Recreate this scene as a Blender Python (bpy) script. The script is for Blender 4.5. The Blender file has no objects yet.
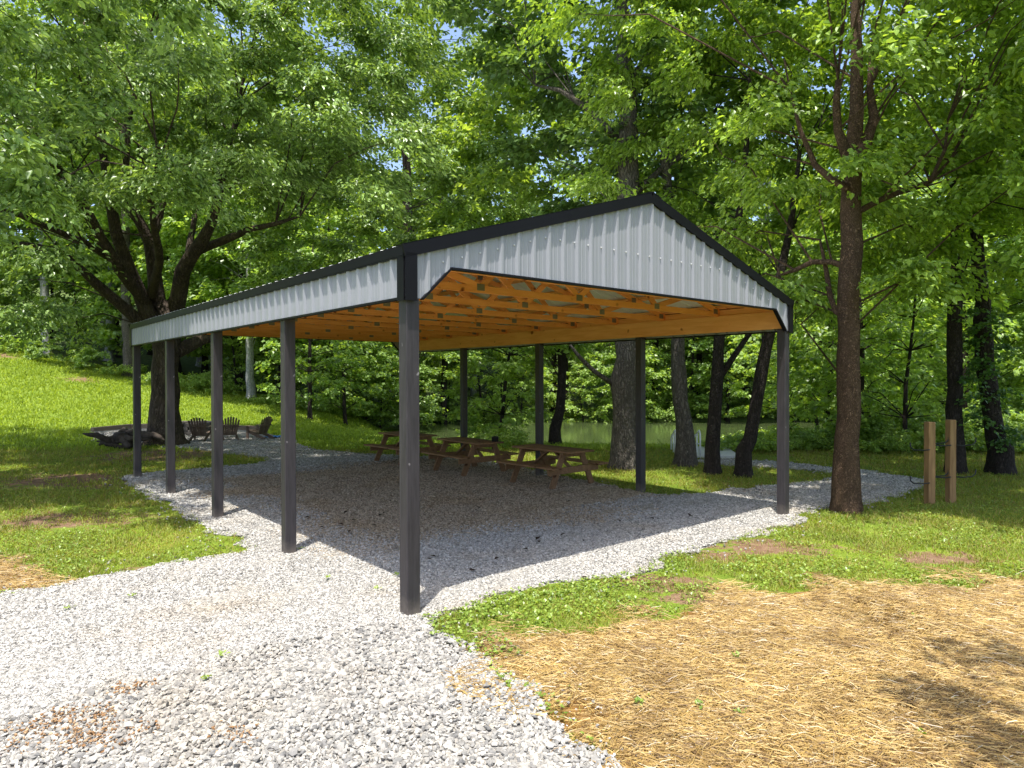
import bpy, bmesh, math, random
import numpy as np
from mathutils import Vector, Matrix

rng = np.random.default_rng(11)
random.seed(11)
PI = math.pi
scene = bpy.context.scene
COL = scene.collection

# ------------------------------------------------------------------ camera model
F, PITCH, ROLL, CH = 671.65, 0.0088, -0.0024, 2.269
X0, Y0, YAW, W, L = -0.983, 6.424, 0.7032, 7.127, 11.814
AX = np.array([math.cos(YAW), math.sin(YAW)])
BX = np.array([-math.sin(YAW), math.cos(YAW)])


def sstep(a, b, x):
    t = np.clip((x - a) / (b - a), 0, 1)
    return t * t * (3 - 2 * t)


def T(x, y):
    """terrain height"""
    x = np.asarray(x, float)
    y = np.asarray(y, float)
    t = sstep(20, 46, y)
    tl = np.maximum(-0.9 + (-7.5 - x) * 0.19, -3.2)
    tl = np.minimum(tl, 9.0)
    k = sstep(7, 14, x)
    tl = tl * (1 - k) - 1.0 * k
    z = t * tl
    rb = sstep(35, 39, y) * (1 - sstep(53, 58, y)) * sstep(-12, -5, x)
    z = z * (1 - rb) - 3.2 * rb
    z = z + sstep(57, 120, y) * 16
    far = sstep(17, 24, np.hypot(x - 0.5, y - 11))
    z = z + far * 0.05 * (np.sin(x * 0.7 + 1.3) * np.cos(y * 0.55) + 0.5 * np.sin(x * 1.7 + y * 1.1))
    return z


def ray(px, py):
    cr, sr = math.cos(-ROLL), math.sin(-ROLL)
    u, v = px - 512.0, py - 384.0
    u, v = cr * u - sr * v, sr * u + cr * v
    c, s = math.cos(PITCH), math.sin(PITCH)
    dx, dy, dz = u / F, 1.0, -v / F
    return np.array([dx, c * dy + s * dz, -s * dy + c * dz])


def un(px, py, flat=False):
    d = ray(px, py)
    if flat:
        t = -CH / d[2]
        return np.array([d[0] * t, d[1] * t])
    t = 3.0
    while t < 140:
        if CH + d[2] * t <= T(d[0] * t, d[1] * t):
            break
        t += 0.05
    return np.array([d[0] * t, d[1] * t])


def pd(px, py, depth):
    d = ray(px, py)
    k = depth / d[1]
    return np.array([d[0] * k, depth, CH + d[2] * k])


# ------------------------------------------------------------------ object helpers
def link(o, parent=None):
    COL.objects.link(o)
    if parent is not None:
        o.parent = parent
    return o


def tag(o, label=None, cat=None, group=None, kind=None):
    if label:
        o['label'] = label
    if cat:
        o['category'] = cat
    if group:
        o['group'] = group
    if kind:
        o['kind'] = kind
    return o


def thing(name, label, cat, loc=(0, 0, 0), rz=0.0, group=None):
    o = bpy.data.objects.new(name, None)
    o.empty_display_size = 0.2
    o.location = loc
    o.rotation_euler = (0, 0, rz)
    link(o)
    return tag(o, label, cat, group)


def np_mesh(name, V, Fc, mat, smooth=False, attrs=None):
    """V (n,3); Fc (m,k) array of equal sized faces, or list of such arrays"""
    me = bpy.data.meshes.new(name)
    V = np.asarray(V, np.float32)
    lst = Fc if isinstance(Fc, list) else [Fc]
    lst = [np.asarray(f, np.int32) for f in lst if len(f)]
    nl = sum(f.size for f in lst)
    nf = sum(len(f) for f in lst)
    me.vertices.add(len(V))
    me.vertices.foreach_set('co', V.ravel())
    me.loops.add(nl)
    me.loops.foreach_set('vertex_index', np.concatenate([f.ravel() for f in lst]))
    me.polygons.add(nf)
    tot = np.concatenate([np.full(len(f), f.shape[1], np.int32) for f in lst])
    st = np.concatenate([[0], np.cumsum(tot)[:-1]]).astype(np.int32)
    me.polygons.foreach_set('loop_start', st)
    me.polygons.foreach_set('loop_total', tot)
    me.polygons.foreach_set('use_smooth', np.full(nf, smooth, bool))
    me.update(calc_edges=True)
    if attrs:
        for k, a in attrs.items():
            at = me.attributes.new(k, 'FLOAT', 'POINT')
            at.data.foreach_set('value', np.asarray(a, np.float32))
    if mat:
        me.materials.append(mat)
    return me


def np_obj(name, V, Fc, mat, parent=None, smooth=False, attrs=None):
    return link(bpy.data.objects.new(name, np_mesh(name, V, Fc, mat, smooth, attrs)), parent)


class MB:
    """collects shapes into one mesh"""

    def __init__(s):
        s.v = []
        s.f = []

    def add(s, V, Fs):
        o = len(s.v)
        s.v.extend([tuple(map(float, p)) for p in V])
        s.f.extend([tuple(i + o for i in f) for f in Fs])
        return s

    def box(s, c, size, M=None):
        x, y, z = [d / 2 for d in size]
        P = [Vector(p) for p in ((-x, -y, -z), (x, -y, -z), (x, y, -z), (-x, y, -z), (-x, -y, z), (x, -y, z), (x, y, z), (-x, y, z))]
        if M is not None:
            P = [M @ p for p in P]
        c = Vector(c)
        return s.add([p + c for p in P], [(3, 2, 1, 0), (4, 5, 6, 7), (0, 1, 5, 4), (1, 2, 6, 5), (2, 3, 7, 6), (3, 0, 4, 7)])

    def bar(s, p, q, w, h, up=(0, 0, 1)):
        """rectangular bar from p to q, width w (sideways), height h (towards up)"""
        p, q = Vector(p), Vector(q)
        d = q - p
        ln = d.length
        d.normalize()
        u = Vector(up)
        sd = d.cross(u).normalized()
        u = sd.cross(d).normalized()
        M = Matrix((d, sd, u)).transposed()
        return s.box((p + q) / 2, (ln, w, h), M)

    def tube(s, pts, rad, n=8, cap=True, rough=0.0, rs=None):
        pts = [Vector(p) for p in pts]
        k = len(pts)
        if not hasattr(rad, '__len__'):
            rad = [rad] * k
        rings = []
        ref = Vector((1, 0.13, 0.07))
        for i in range(k):
            d = (pts[min(i + 1, k - 1)] - pts[max(i - 1, 0)]).normalized()
            a = (ref - d * ref.dot(d))
            if a.length < 1e-3:
                a = d.orthogonal()
            a.normalize()
            ref = a
            b = d.cross(a)
            ring = []
            for j in range(n):
                th = 2 * PI * j / n
                r = rad[i]
                if rough and rs is not None:
                    r *= 1 + rough * (rs.random() - 0.5) * 2
                ring.append(pts[i] + (a * math.cos(th) + b * math.sin(th)) * r)
            rings.append(ring)
        V = [p for r in rings for p in r]
        Fs = [(i * n + j, i * n + (j + 1) % n, (i + 1) * n + (j + 1) % n, (i + 1) * n + j) for i in range(k - 1) for j in range(n)]
        if cap:
            Fs.append(tuple(range(n - 1, -1, -1)))
            Fs.append(tuple((k - 1) * n + j for j in range(n)))
        return s.add(V, Fs)

    def mesh(s, name, mat, smooth=False, bevel=0.0):
        me = bpy.data.meshes.new(name)
        me.from_pydata(s.v, [], s.f)
        if bevel > 0:
            bm = bmesh.new()
            bm.from_mesh(me)
            bmesh.ops.bevel(bm, geom=list(bm.edges), offset=bevel, segments=1, affect='EDGES', clamp_overlap=True)
            bm.to_mesh(me)
            bm.free()
        if smooth:
            me.polygons.foreach_set('use_smooth', [True] * len(me.polygons))
        me.update()
        if mat:
            me.materials.append(mat)
        return me

    def obj(s, name, mat, parent=None, smooth=False, bevel=0.0):
        return link(bpy.data.objects.new(name, s.mesh(name, mat, smooth, bevel)), parent)


def copy_tree(o, parent=None):
    c = o.copy()
    COL.objects.link(c)
    if parent is not None:
        c.parent = parent
    for ch in list(o.children):
        copy_tree(ch, c)
    return c


# ------------------------------------------------------------------ materials
class NT:
    def __init__(s, name):
        s.m = bpy.data.materials.new(name)
        s.m.use_nodes = True
        s.t = s.m.node_tree
        s.t.nodes.clear()
        s.out = s.n('ShaderNodeOutputMaterial')

    def n(s, typ, ins=None, **kw):
        nd = s.t.nodes.new(typ)
        for k, v in kw.items():
            setattr(nd, k, v)
        for k, v in (ins or {}).items():
            s.set(nd, k, v)
        return nd

    def set(s, nd, k, v):
        sock = nd.inputs[k]
        if isinstance(v, bpy.types.NodeSocket):
            s.t.links.new(v, sock)
        elif isinstance(v, bpy.types.Node):
            s.t.links.new(v.outputs[0], sock)
        else:
            if isinstance(v, tuple) and len(v) == 3 and len(sock.default_value) == 4:
                v = (*v, 1)
            sock.default_value = v

    def ramp(s, fac, stops, interp='LINEAR'):
        r = s.n('ShaderNodeValToRGB', {'Fac': fac})
        cr = r.color_ramp
        cr.interpolation = interp
        while len(cr.elements) > len(stops):
            cr.elements.remove(cr.elements[-1])
        while len(cr.elements) < len(stops):
            cr.elements.new(1.0)
        for e, (p, c) in zip(cr.elements, stops):
            e.position = p
            e.color = (*c, 1) if len(c) == 3 else c
        return r.outputs['Color']

    def noise(s, scale, detail=4, rough=0.6, vec=None, dist=0.0):
        nd = s.n('ShaderNodeTexNoise', {'Scale': scale, 'Detail': detail, 'Roughness': rough, 'Distortion': dist})
        if vec is not None:
            s.set(nd, 'Vector', vec)
        return nd.outputs['Fac']

    def coord(s, which='Object', scale=None):
        c = s.n('ShaderNodeTexCoord').outputs[which]
        if scale is not None:
            c = s.n('ShaderNodeMapping', {'Vector': c, 'Scale': scale}).outputs[0]
        return c

    def mix(s, f, a, b, typ='MIX'):
        nd = s.n('ShaderNodeMix', data_type='RGBA', blend_type=typ)
        s.set(nd, 0, f)
        s.set(nd, 6, a)
        s.set(nd, 7, b)
        return nd.outputs[2]

    def math(s, op, a, b=0.0, clamp=False):
        nd = s.n('ShaderNodeMath', operation=op, use_clamp=clamp)
        s.set(nd, 0, a)
        s.set(nd, 1, b)
        return nd.outputs[0]

    def bump(s, h, strength=0.5, dist=0.02):
        return s.n('ShaderNodeBump', {'Height': h, 'Strength': strength, 'Distance': dist}).outputs[0]

    def princ(s, col, rough=0.7, spec=0.3, metal=0.0, nrm=None):
        b = s.n('ShaderNodeBsdfPrincipled', {'Base Color': col, 'Roughness': rough, 'Metallic': metal, 'Specular IOR Level': spec})
        if nrm is not None:
            s.set(b, 'Normal', nrm)
        return b.outputs[0]

    def done(s, sh):
        s.t.links.new(sh, s.out.inputs[0])
        return s.m


def leaf_mat(name, c_dark, c_light, trans=0.4, tcol=None, rough=0.38, spec=0.5, dry=None):
    m = NT(name)
    g = m.n('ShaderNodeNewGeometry').outputs['Random Per Island']
    col = m.ramp(g, [(0.0, c_dark), (0.75, c_light), (1.0, tuple(min(1, c * 1.25) for c in c_light))])
    if dry:
        col = m.ramp(g, [(0.0, dry), (0.16, dry), (0.22, c_dark), (0.8, c_light), (1.0, tuple(min(1, c * 1.2) for c in c_light))])
        col = m.mix(1.0, col, m.ramp(m.noise(0.9, 4, 0.65, m.coord('Object')), [(0.3, (0.72, 0.8, 0.7)), (0.7, (1.18, 1.06, 1.0))]), 'MULTIPLY')
    p = m.princ(col, rough, spec)
    tc = m.mix(1.0, col, tcol or (1.75, 1.6, 0.5), 'MULTIPLY')
    tr = m.n('ShaderNodeBsdfTranslucent', {'Color': tc}).outputs[0]
    mx = m.n('ShaderNodeMixShader', {0: trans, 1: p, 2: tr}).outputs[0]
    return m.done(mx)


def bark_mat(name, c1, c2, scale=6.0, zs=0.25, moss=None, bump=0.9):
    m = NT(name)
    v = m.coord('Object', (1, 1, zs))
    n1 = m.noise(scale, 6, 0.7, v)
    n2 = m.noise(scale * 5, 3, 0.6, v)
    wv = m.n('ShaderNodeTexNoise', {'Vector': v, 'Scale': scale * 1.2, 'Detail': 4.0}).outputs['Color']
    vw = m.n('ShaderNodeVectorMath', {0: v, 1: m.n('ShaderNodeVectorMath', {0: wv, 'Scale': 0.35}, operation='SCALE').outputs[0]}, operation='ADD').outputs[0]
    vo = m.n('ShaderNodeTexVoronoi', {'Vector': vw, 'Scale': scale * 3.0}, feature='DISTANCE_TO_EDGE').outputs['Distance']
    cr = m.ramp(vo, [(0.0, (0, 0, 0)), (0.25, (1, 1, 1))])
    col = m.ramp(n1, [(0.3, c1), (0.7, c2)])
    col = m.mix(0.4, col, m.mix(cr, tuple(c * 0.35 for c in c1), c2), 'MIX')
    if moss:
        col = m.mix(m.ramp(m.noise(2.2, 4, 0.6, m.coord('Object')), [(0.5, (0, 0, 0)), (0.66, (0.8, 0.8, 0.8))]), col, moss)
    fk = m.ramp(m.noise(scale * 3.2, 3, 0.6, m.coord('Object', (1, 1, 0.6))), [(0.60, (0, 0, 0)), (0.70, (0.55, 0.55, 0.55))])
    col = m.mix(fk, col, tuple(min(1, c * 2.1) for c in c2))
    h = m.math('ADD', m.math('MULTIPLY', cr, 0.6), m.math('MULTIPLY', n2, 0.6))
    return m.done(m.princ(col, 0.9, 0.15, 0, m.bump(h, bump, 0.06)))


def wood_mat(name, c1, c2, axis=(1, 12, 12), rough=0.7, knots=True, spec=0.25, island=True):
    m = NT(name)
    v = m.coord('Object', axis)
    n = m.noise(2.0, 5, 0.6, v, 0.6)
    col = m.ramp(n, [(0.28, c1), (0.72, c2)])
    if island:
        g = m.n('ShaderNodeNewGeometry').outputs['Random Per Island']
        k = m.ramp(g, [(0, (0.72, 0.68, 0.66)), (1, (1.12, 1.1, 1.08))])
        col = m.mix(1.0, col, k, 'MULTIPLY')
    if knots:
        kn = m.ramp(m.noise(5.5, 1, 0.4, m.coord('Object')), [(0.70, (1, 1, 1)), (0.78, (0.28, 0.16, 0.1))])
        col = m.mix(1.0, col, kn, 'MULTIPLY')
    return m.done(m.princ(col, rough, spec, 0, m.bump(n, 0.25, 0.01)))


M = {}
M['leaf_near'] = leaf_mat('leaf_maple', (0.075, 0.14, 0.027), (0.265, 0.39, 0.11), 0.3)
M['leaf_right'] = leaf_mat('leaf_sweetgum', (0.10, 0.18, 0.025), (0.275, 0.405, 0.07), 0.42)
M['leaf_mid'] = leaf_mat('leaf_poplar', (0.06, 0.12, 0.03), (0.165, 0.27, 0.075), 0.3)
M['leaf_far'] = leaf_mat('leaf_forest', (0.12, 0.20, 0.05), (0.27, 0.40, 0.11), 0.48)
M['leaf_far2'] = leaf_mat('leaf_forest_light', (0.15, 0.24, 0.05), (0.31, 0.44, 0.11), 0.48)
M['leaf_bush'] = leaf_mat('leaf_bush', (0.15, 0.24, 0.05), (0.30, 0.43, 0.10), 0.45)
M['leaf_ivy'] = leaf_mat('leaf_ivy', (0.045, 0.10, 0.02), (0.09, 0.18, 0.035), 0.3)
M['blade'] = leaf_mat('grass_blade', (0.15, 0.195, 0.03), (0.29, 0.34, 0.075), 0.38, rough=0.5, spec=0.25, dry=(0.30, 0.23, 0.10))
M['blade_meadow'] = leaf_mat('meadow_blade', (0.16, 0.235, 0.025), (0.27, 0.36, 0.05), 0.4, rough=0.5, spec=0.25)
M['clover'] = leaf_mat('clover_leaf', (0.12, 0.20, 0.03), (0.25, 0.34, 0.06), 0.38)
M['bark_grey'] = bark_mat('bark_grey', (0.07, 0.06, 0.05), (0.17, 0.15, 0.125), 5, 0.3)
M['bark_brown'] = bark_mat('bark_brown', (0.04, 0.03, 0.023), (0.12, 0.09, 0.07), 4, 0.3, (0.10, 0.075, 0.05))
M['bark_red'] = bark_mat('bark_red', (0.08, 0.05, 0.031), (0.22, 0.142, 0.088), 9, 0.6, None, 1.0)
M['bark_dark'] = bark_mat('bark_dark', (0.022, 0.017, 0.014), (0.062, 0.05, 0.042), 6, 0.3)
M['bark_pale'] = bark_mat('bark_pale', (0.2, 0.2, 0.19), (0.42, 0.42, 0.40), 3, 0.5, None, 0.4)

M['pine'] = wood_mat('pine_lumber', (0.72, 0.265, 0.065), (0.88, 0.39, 0.13), (1.2, 10, 10))
M['pine_beam'] = wood_mat('pine_beam', (0.70, 0.295, 0.082), (0.86, 0.43, 0.155), (8, 0.8, 8), island=False)
M['table'] = wood_mat('stained_table', (0.15, 0.082, 0.04), (0.27, 0.158, 0.08), (9, 1.2, 9), 0.75)
M['chair'] = wood_mat('weathered_brown', (0.11, 0.08, 0.06), (0.21, 0.155, 0.115), (6, 6, 1), 0.8, False)
M['rackpost'] = wood_mat('treated_post', (0.17, 0.095, 0.042), (0.29, 0.185, 0.085), (9, 9, 0.8), 0.85)
M['driftwood'] = wood_mat('driftwood', (0.025, 0.02, 0.016), (0.085, 0.068, 0.055), (3, 3, 3), 0.95, False)


def simple(name, col, rough=0.6, spec=0.4, metal=0.0, var=0.12, scale=6.0, bump=0.0):
    m = NT(name)
    n = m.noise(scale, 5, 0.65, m.coord('Object'))
    c = m.mix(n, tuple(x * (1 - var) for x in col), tuple(min(1, x * (1 + var)) for x in col))
    return m.done(m.princ(c, rough, spec, metal, m.bump(m.noise(scale * 8, 4, 0.6, m.coord('Object')), bump, 0.004) if bump else None))


M['siding'] = simple('white_steel', (0.29, 0.295, 0.315), 0.42, 0.4, 0, 0.05, 2.0)
M['roofing'] = simple('galvanised_steel', (0.68, 0.69, 0.66), 0.5, 0.4, 0.0, 0.1, 2.0)
M['trim'] = simple('black_trim', (0.006, 0.0055, 0.007), 0.45, 0.15, 0, 0.2, 3.0)
M['plate'] = simple('truss_plate', (0.22, 0.185, 0.15), 0.55, 0.5, 0.5, 0.2, 20)
M['iron'] = simple('black_iron', (0.02, 0.02, 0.02), 0.5, 0.5, 0.3)
M['screw'] = simple('pale_screw', (0.6, 0.6, 0.6), 0.4, 0.5)
M['dockdeck'] = simple('dock_deck', (0.55, 0.55, 0.52), 0.8, 0.2, 0, 0.15, 4)
M['white'] = simple('white_paint', (0.75, 0.76, 0.76), 0.5, 0.4, 0, 0.05)
M['stone'] = simple('firepit_stone', (0.16, 0.14, 0.125), 0.9, 0.2, 0, 0.35, 5, 0.6)
M['sleeper'] = simple('timber_edging', (0.26, 0.2, 0.16), 0.9, 0.2, 0, 0.3, 3, 0.4)
M['blue'] = simple('blue_cloth', (0.08, 0.24, 0.5), 0.8, 0.2)
M['litter'] = simple('dead_leaf', (0.035, 0.025, 0.018), 0.9, 0.1, 0, 0.3)

# painted post: dark charcoal brown, scuffed
m = NT('post_paint')
v = m.coord('Object', (8, 8, 0.7))
n = m.noise(4, 5, 0.7, v)
col = m.ramp(n, [(0.3, (0.027, 0.0235, 0.025)), (0.7, (0.054, 0.047, 0.05))])
sc = m.ramp(m.noise(11, 2, 0.5, m.coord('Object')), [(0.72, (0, 0, 0)), (0.76, (1, 1, 1))])
col = m.mix(sc, col, (0.22, 0.2, 0.2))
dz = m.n('ShaderNodeSeparateXYZ', {0: m.coord('Object')}).outputs[2]
dz = m.math('SUBTRACT', m.math('MULTIPLY', m.noise(6, 5, 0.7, m.coord('Object')), 0.5), dz)
col = m.mix(m.ramp(dz, [(0.02, (0, 0, 0)), (0.28, (0.75, 0.75, 0.75))]), col, (0.16, 0.135, 0.11))
M['post'] = m.done(m.princ(col, 0.5, 0.3, 0, m.bump(n, 0.3, 0.006)))

# stones
def stone_mat(name, stops):
    m = NT(name)
    g = m.n('ShaderNodeNewGeometry').outputs['Random Per Island']
    col = m.ramp(g, stops)
    n = m.noise(30, 3, 0.6, m.coord('Object'))
    col = m.mix(1.0, col, m.ramp(n, [(0.3, (0.8, 0.8, 0.8)), (0.7, (1.08, 1.08, 1.08))]), 'MULTIPLY')
    # a little clay dust over parts of the gravel
    d = m.ramp(m.noise(0.55, 4, 0.6, m.coord('Object')), [(0.52, (1, 1, 1)), (0.72, (0.96, 0.88, 0.77))])
    col = m.mix(1.0, col, d, 'MULTIPLY')
    return m.done(m.princ(col, 0.85, 0.2))


M['gravel'] = stone_mat('crushed_limestone', [(0, (0.16, 0.153, 0.138)), (0.2, (0.285, 0.272, 0.245)), (0.7, (0.41, 0.392, 0.355)), (1, (0.52, 0.497, 0.45))])
M['gravel_dusty'] = stone_mat('dusty_limestone', [(0, (0.14, 0.105, 0.07)), (0.3, (0.29, 0.23, 0.16)), (0.75, (0.41, 0.33, 0.23)), (1, (0.49, 0.41, 0.305))])
M['coarse'] = stone_mat('coarse_limestone', [(0, (0.17, 0.165, 0.155)), (0.3, (0.25, 0.24, 0.217)), (0.75, (0.37, 0.35, 0.312)), (1, (0.50, 0.465, 0.40))])
M['clayrock'] = stone_mat('clay_stained_stone', [(0, (0.17, 0.085, 0.035)), (0.5, (0.29, 0.17, 0.08)), (1, (0.40, 0.29, 0.18))])

m = NT('gravel_bed')
vo = m.n('ShaderNodeTexVoronoi', {'Vector': m.coord('Object'), 'Scale': 38.0})
dusty = m.n('ShaderNodeAttribute', attribute_name='dusty').outputs['Fac']
gr = m.ramp(m.n('ShaderNodeSeparateColor', {0: vo.outputs['Color']}).outputs[0], [(0, (0.15, 0.145, 0.135)), (0.5, (0.28, 0.263, 0.23)), (1, (0.38, 0.357, 0.315))])
gd = m.mix(1.0, gr, (0.88, 0.72, 0.52), 'MULTIPLY')
col = m.mix(m.math('MULTIPLY', dusty, m.ramp(m.noise(1.3, 4, 0.7, m.coord('Object')), [(0.25, (0.5, 0.5, 0.5)), (0.6, (1, 1, 1))])), gr, gd)
M['bed'] = m.done(m.princ(col, 0.9, 0.15, 0, m.bump(vo.outputs['Distance'], 0.9, 0.02)))

# straw
m = NT('straw')
g = m.n('ShaderNodeNewGeometry').outputs['Random Per Island']
col = m.ramp(g, [(0, (0.11, 0.06, 0.018)), (0.3, (0.27, 0.168, 0.05)), (0.75, (0.43, 0.287, 0.082)), (0.95, (0.48, 0.37, 0.17)), (1, (0.56, 0.49, 0.37))])
col = m.mix(1.0, col, m.ramp(m.noise(1.5, 6, 0.7, m.coord('Object')), [(0.32, (0.62, 0.58, 0.55)), (0.55, (1, 1, 1)), (0.75, (1.1, 1.1, 1.12))]), 'MULTIPLY')
M['straw'] = m.done(m.princ(col, 0.55, 0.35))

# ground sheet
m = NT('ground')
at = lambda k: m.n('ShaderNodeAttribute', attribute_name=k).outputs['Fac']
oc = m.coord('Object')
n_big = m.noise(0.35, 5, 0.6, oc)
n_mid = m.noise(2.6, 5, 0.65, oc)
n_fine = m.noise(28, 4, 0.7, oc)
grass = m.ramp(n_mid, [(0.3, (0.11, 0.17, 0.022)), (0.55, (0.16, 0.23, 0.026)), (0.75, (0.22, 0.26, 0.05))])
grass = m.mix(1.0, grass, m.ramp(n_fine, [(0.25, (0.6, 0.62, 0.55)), (0.75, (1.25, 1.22, 1.2))]), 'MULTIPLY')
grass = m.mix(1.0, grass, m.ramp(n_big, [(0.3, (0.85, 0.9, 0.9)), (0.7, (1.15, 1.08, 1.0))]), 'MULTIPLY')
soil = m.ramp(m.noise(7, 6, 0.75, oc), [(0.25, (0.11, 0.06, 0.032)), (0.55, (0.2, 0.127, 0.078)), (0.8, (0.31, 0.23, 0.15))])
strawc = m.ramp(m.noise(16, 5, 0.75, m.coord('Object', (0.5, 1.5, 1))), [(0.25, (0.09, 0.045, 0.014)), (0.6, (0.22, 0.12, 0.035)), (0.85, (0.34, 0.21, 0.075))])
leafy = m.ramp(n_mid, [(0.3, (0.06, 0.085, 0.025)), (0.7, (0.12, 0.17, 0.045))])


def fuzzy(attr, nz, amt=1.2):
    s_ = m.math('ADD', at(attr), m.math('MULTIPLY', m.math('SUBTRACT', nz, 0.5), amt))
    return m.ramp(s_, [(0.42, (0, 0, 0)), (0.58, (1, 1, 1))])


col = m.mix(fuzzy('dirt', m.noise(2.2, 8, 0.8, oc), 2.6), grass, soil)
col = m.mix(fuzzy('straw', m.noise(3, 6, 0.75, oc), 1.2), col, strawc)
col = m.mix(fuzzy('forest', n_mid, 1.0), col, leafy)
M['ground'] = m.done(m.princ(col, 0.95, 0.1, 0, m.bump(n_fine, 0.8, 0.04)))

# water: green slow river
m = NT('river_water')
nz = m.noise(1.6, 4, 0.55, m.coord('Object', (1, 2.2, 1)))
M['water'] = m.done(m.princ((0.05, 0.07, 0.024), 0.12, 0.5, 0, m.bump(nz, 0.05, 0.05)))

# ------------------------------------------------------------------ 2D polygon helpers
def in_poly(P, poly):
    x, y = P[:, 0], P[:, 1]
    ins = np.zeros(len(P), bool)
    q = poly[-1]
    for p in poly:
        c = ((p[1] > y) != (q[1] > y))
        with np.errstate(divide='ignore', invalid='ignore'):
            ins ^= c & (x < (q[0] - p[0]) * (y - p[1]) / (q[1] - p[1] + 1e-12) + p[0])
        q = p
    return ins


def sdist(P, poly):
    d = np.full(len(P), 1e9)
    q = np.asarray(poly[-1], float)
    for p in poly:
        p = np.asarray(p, float)
        e = p - q
        w = P - q
        t = np.clip((w @ e) / (e @ e + 1e-12), 0, 1)
        d = np.minimum(d, np.hypot(w[:, 0] - t * e[0], w[:, 1] - t * e[1]))
        q = p
    return np.where(in_poly(P, poly), d, -d)


def vnoise(P, s, seed=0):
    """cheap smooth 2D noise in about -1..1"""
    r = np.random.default_rng(seed)
    o = np.zeros(len(P))
    for k in range(6):
        a = r.uniform(0, 2 * PI)
        f = s * r.uniform(0.6, 2.2)
        o += np.sin((P[:, 0] * math.cos(a) + P[:, 1] * math.sin(a)) * f + r.uniform(0, 6.3)) / 2.4
    return o


def px_poly(lst):
    return np.array([un(*p) for p in lst])


pad_px = [(0, 597), (40, 594), (75, 585), (135, 571), (200, 561), (238, 557), (253, 552), (245, 544), (226, 536), (210, 530), (190, 516), (168, 504), (150, 496), (136, 487), (122, 480),
          (140, 475), (165, 472.5), (199, 470), (227, 467), (255, 464.5), (270, 462), (266, 458.5), (238, 454.5), (205, 451), (170, 447.5), (120, 443), (95, 438), (90, 432), (140, 428), (200, 428), (262, 431),
          (284, 438), (300, 446), (320, 451), (346, 453), (367, 455), (410, 457), (450, 459), (480, 461.5), (521, 469), (560, 476.5), (607, 486), (645, 494.5), (680, 496.5), (706, 494),
          (729, 491.5), (757, 488), (776, 486), (800, 484.5), (824, 483), (838, 477), (826, 472), (788, 469.5), (737, 466.5), (700, 463.5), (694, 460.5), (718, 459.5), (749, 461), (788, 463.5), (824, 467), (859, 471),
          (892, 476), (915, 479), (926, 483), (922, 488), (902, 494), (886, 499), (858, 505), (832, 508), (812, 511), (797, 518), (794, 526), (780, 527), (757, 534), (732, 541), (700, 550),
          (667, 557), (637, 575), (610, 578), (587, 582), (547, 587), (512, 595), (477, 604), (444, 615), (424, 620), (434, 634), (462, 650), (482, 669), (512, 691), (542, 714), (577, 742), (616, 768)]
PAD = px_poly(pad_px)
PAD = np.vstack([PAD, [[0.95, 2.0], [1.1, 0.5], [-9.0, 0.5], [-9.0, 7.6]]])
COARSE = np.vstack([px_poly([(404, 619), (360, 628), (320, 634), (270, 648), (220, 668), (150, 680), (65, 709), (0, 719), ]), [[-5.0, 4.4], [-6, 0.6], [1.1, 0.6], [0.95, 2.0]], px_poly([(616, 768), (577, 742), (542, 714), (512, 691), (482, 669), (462, 650), (434, 634), (424, 620)])])
STRAW = np.vstack([px_poly([(470, 655), (500, 643), (560, 634), (620, 632), (670, 620), (690, 608), (740, 606), (775, 594), (820, 590), (860, 597), (900, 590), (950, 592), (985, 582), (1024, 578)]), [[8, 6.6], [12, 6], [12, 0.5], [1.15, 0.5], [0.98, 2.0]], px_poly([(616, 768), (577, 742), (542, 714), (512, 691), (482, 669)])])
STRAW2 = np.vstack([px_poly([(0, 560), (20, 560), (46, 574), (60, 587), (20, 594), (0, 596)]), [[-9, 7.6], [-9, 8.2]]])


def ell(px, py, rx, ry):
    c = un(px, py)
    return c, rx, ry


DIRT = [(*un(770, 549), 0.85, 0.42), (*un(722, 556), 0.3, 0.25), (*un(684, 586), 0.55, 0.28), (*un(640, 580), 0.4, 0.2), (*un(942, 559), 0.7, 0.3), (*un(510, 660), 0.35, 0.3), (*un(480, 652), 0.25, 0.25), (*un(885, 600), 0.6, 0.2),
        (*un(180, 570), 0.6, 0.12), (*un(110, 581), 0.7, 0.13), (*un(60, 590), 0.6, 0.15), (*un(690, 600), 0.5, 0.2), (*un(545, 725), 0.3, 0.12), (*un(810, 600), 0.5, 0.2), (*un(3, 356), 1.2, 1.5), (*un(82, 380), 0.9, 0.9), (*un(60, 520), 1.2, 0.7), (*un(160, 455), 1.8, 1.8), (*un(90, 480), 2.5, 1.2)]


def ground_masks(P):
    straw = np.clip(np.maximum(sdist(P, STRAW), sdist(P, STRAW2)) / 0.5 + 0.5, 0, 1)
    dirt = np.zeros(len(P))
    for x, y, rx, ry in DIRT:
        d = np.hypot((P[:, 0] - x) / rx, (P[:, 1] - y) / ry)
        dirt = np.maximum(dirt, np.clip(1.1 - 0.6 * d, 0, 0.82))
    return straw, dirt


# ------------------------------------------------------------------ ground
def graded(lo, a, b, hi, fine, grow):
    mid = list(np.arange(a, b, fine))
    up = [b]
    s_ = fine
    while up[-1] < hi:
        s_ *= grow
        up.append(up[-1] + s_)
    dn = [a]
    s_ = fine
    while dn[-1] > lo:
        s_ *= grow
        dn.append(dn[-1] - s_)
    return np.array(dn[:0:-1] + mid + up)


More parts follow.
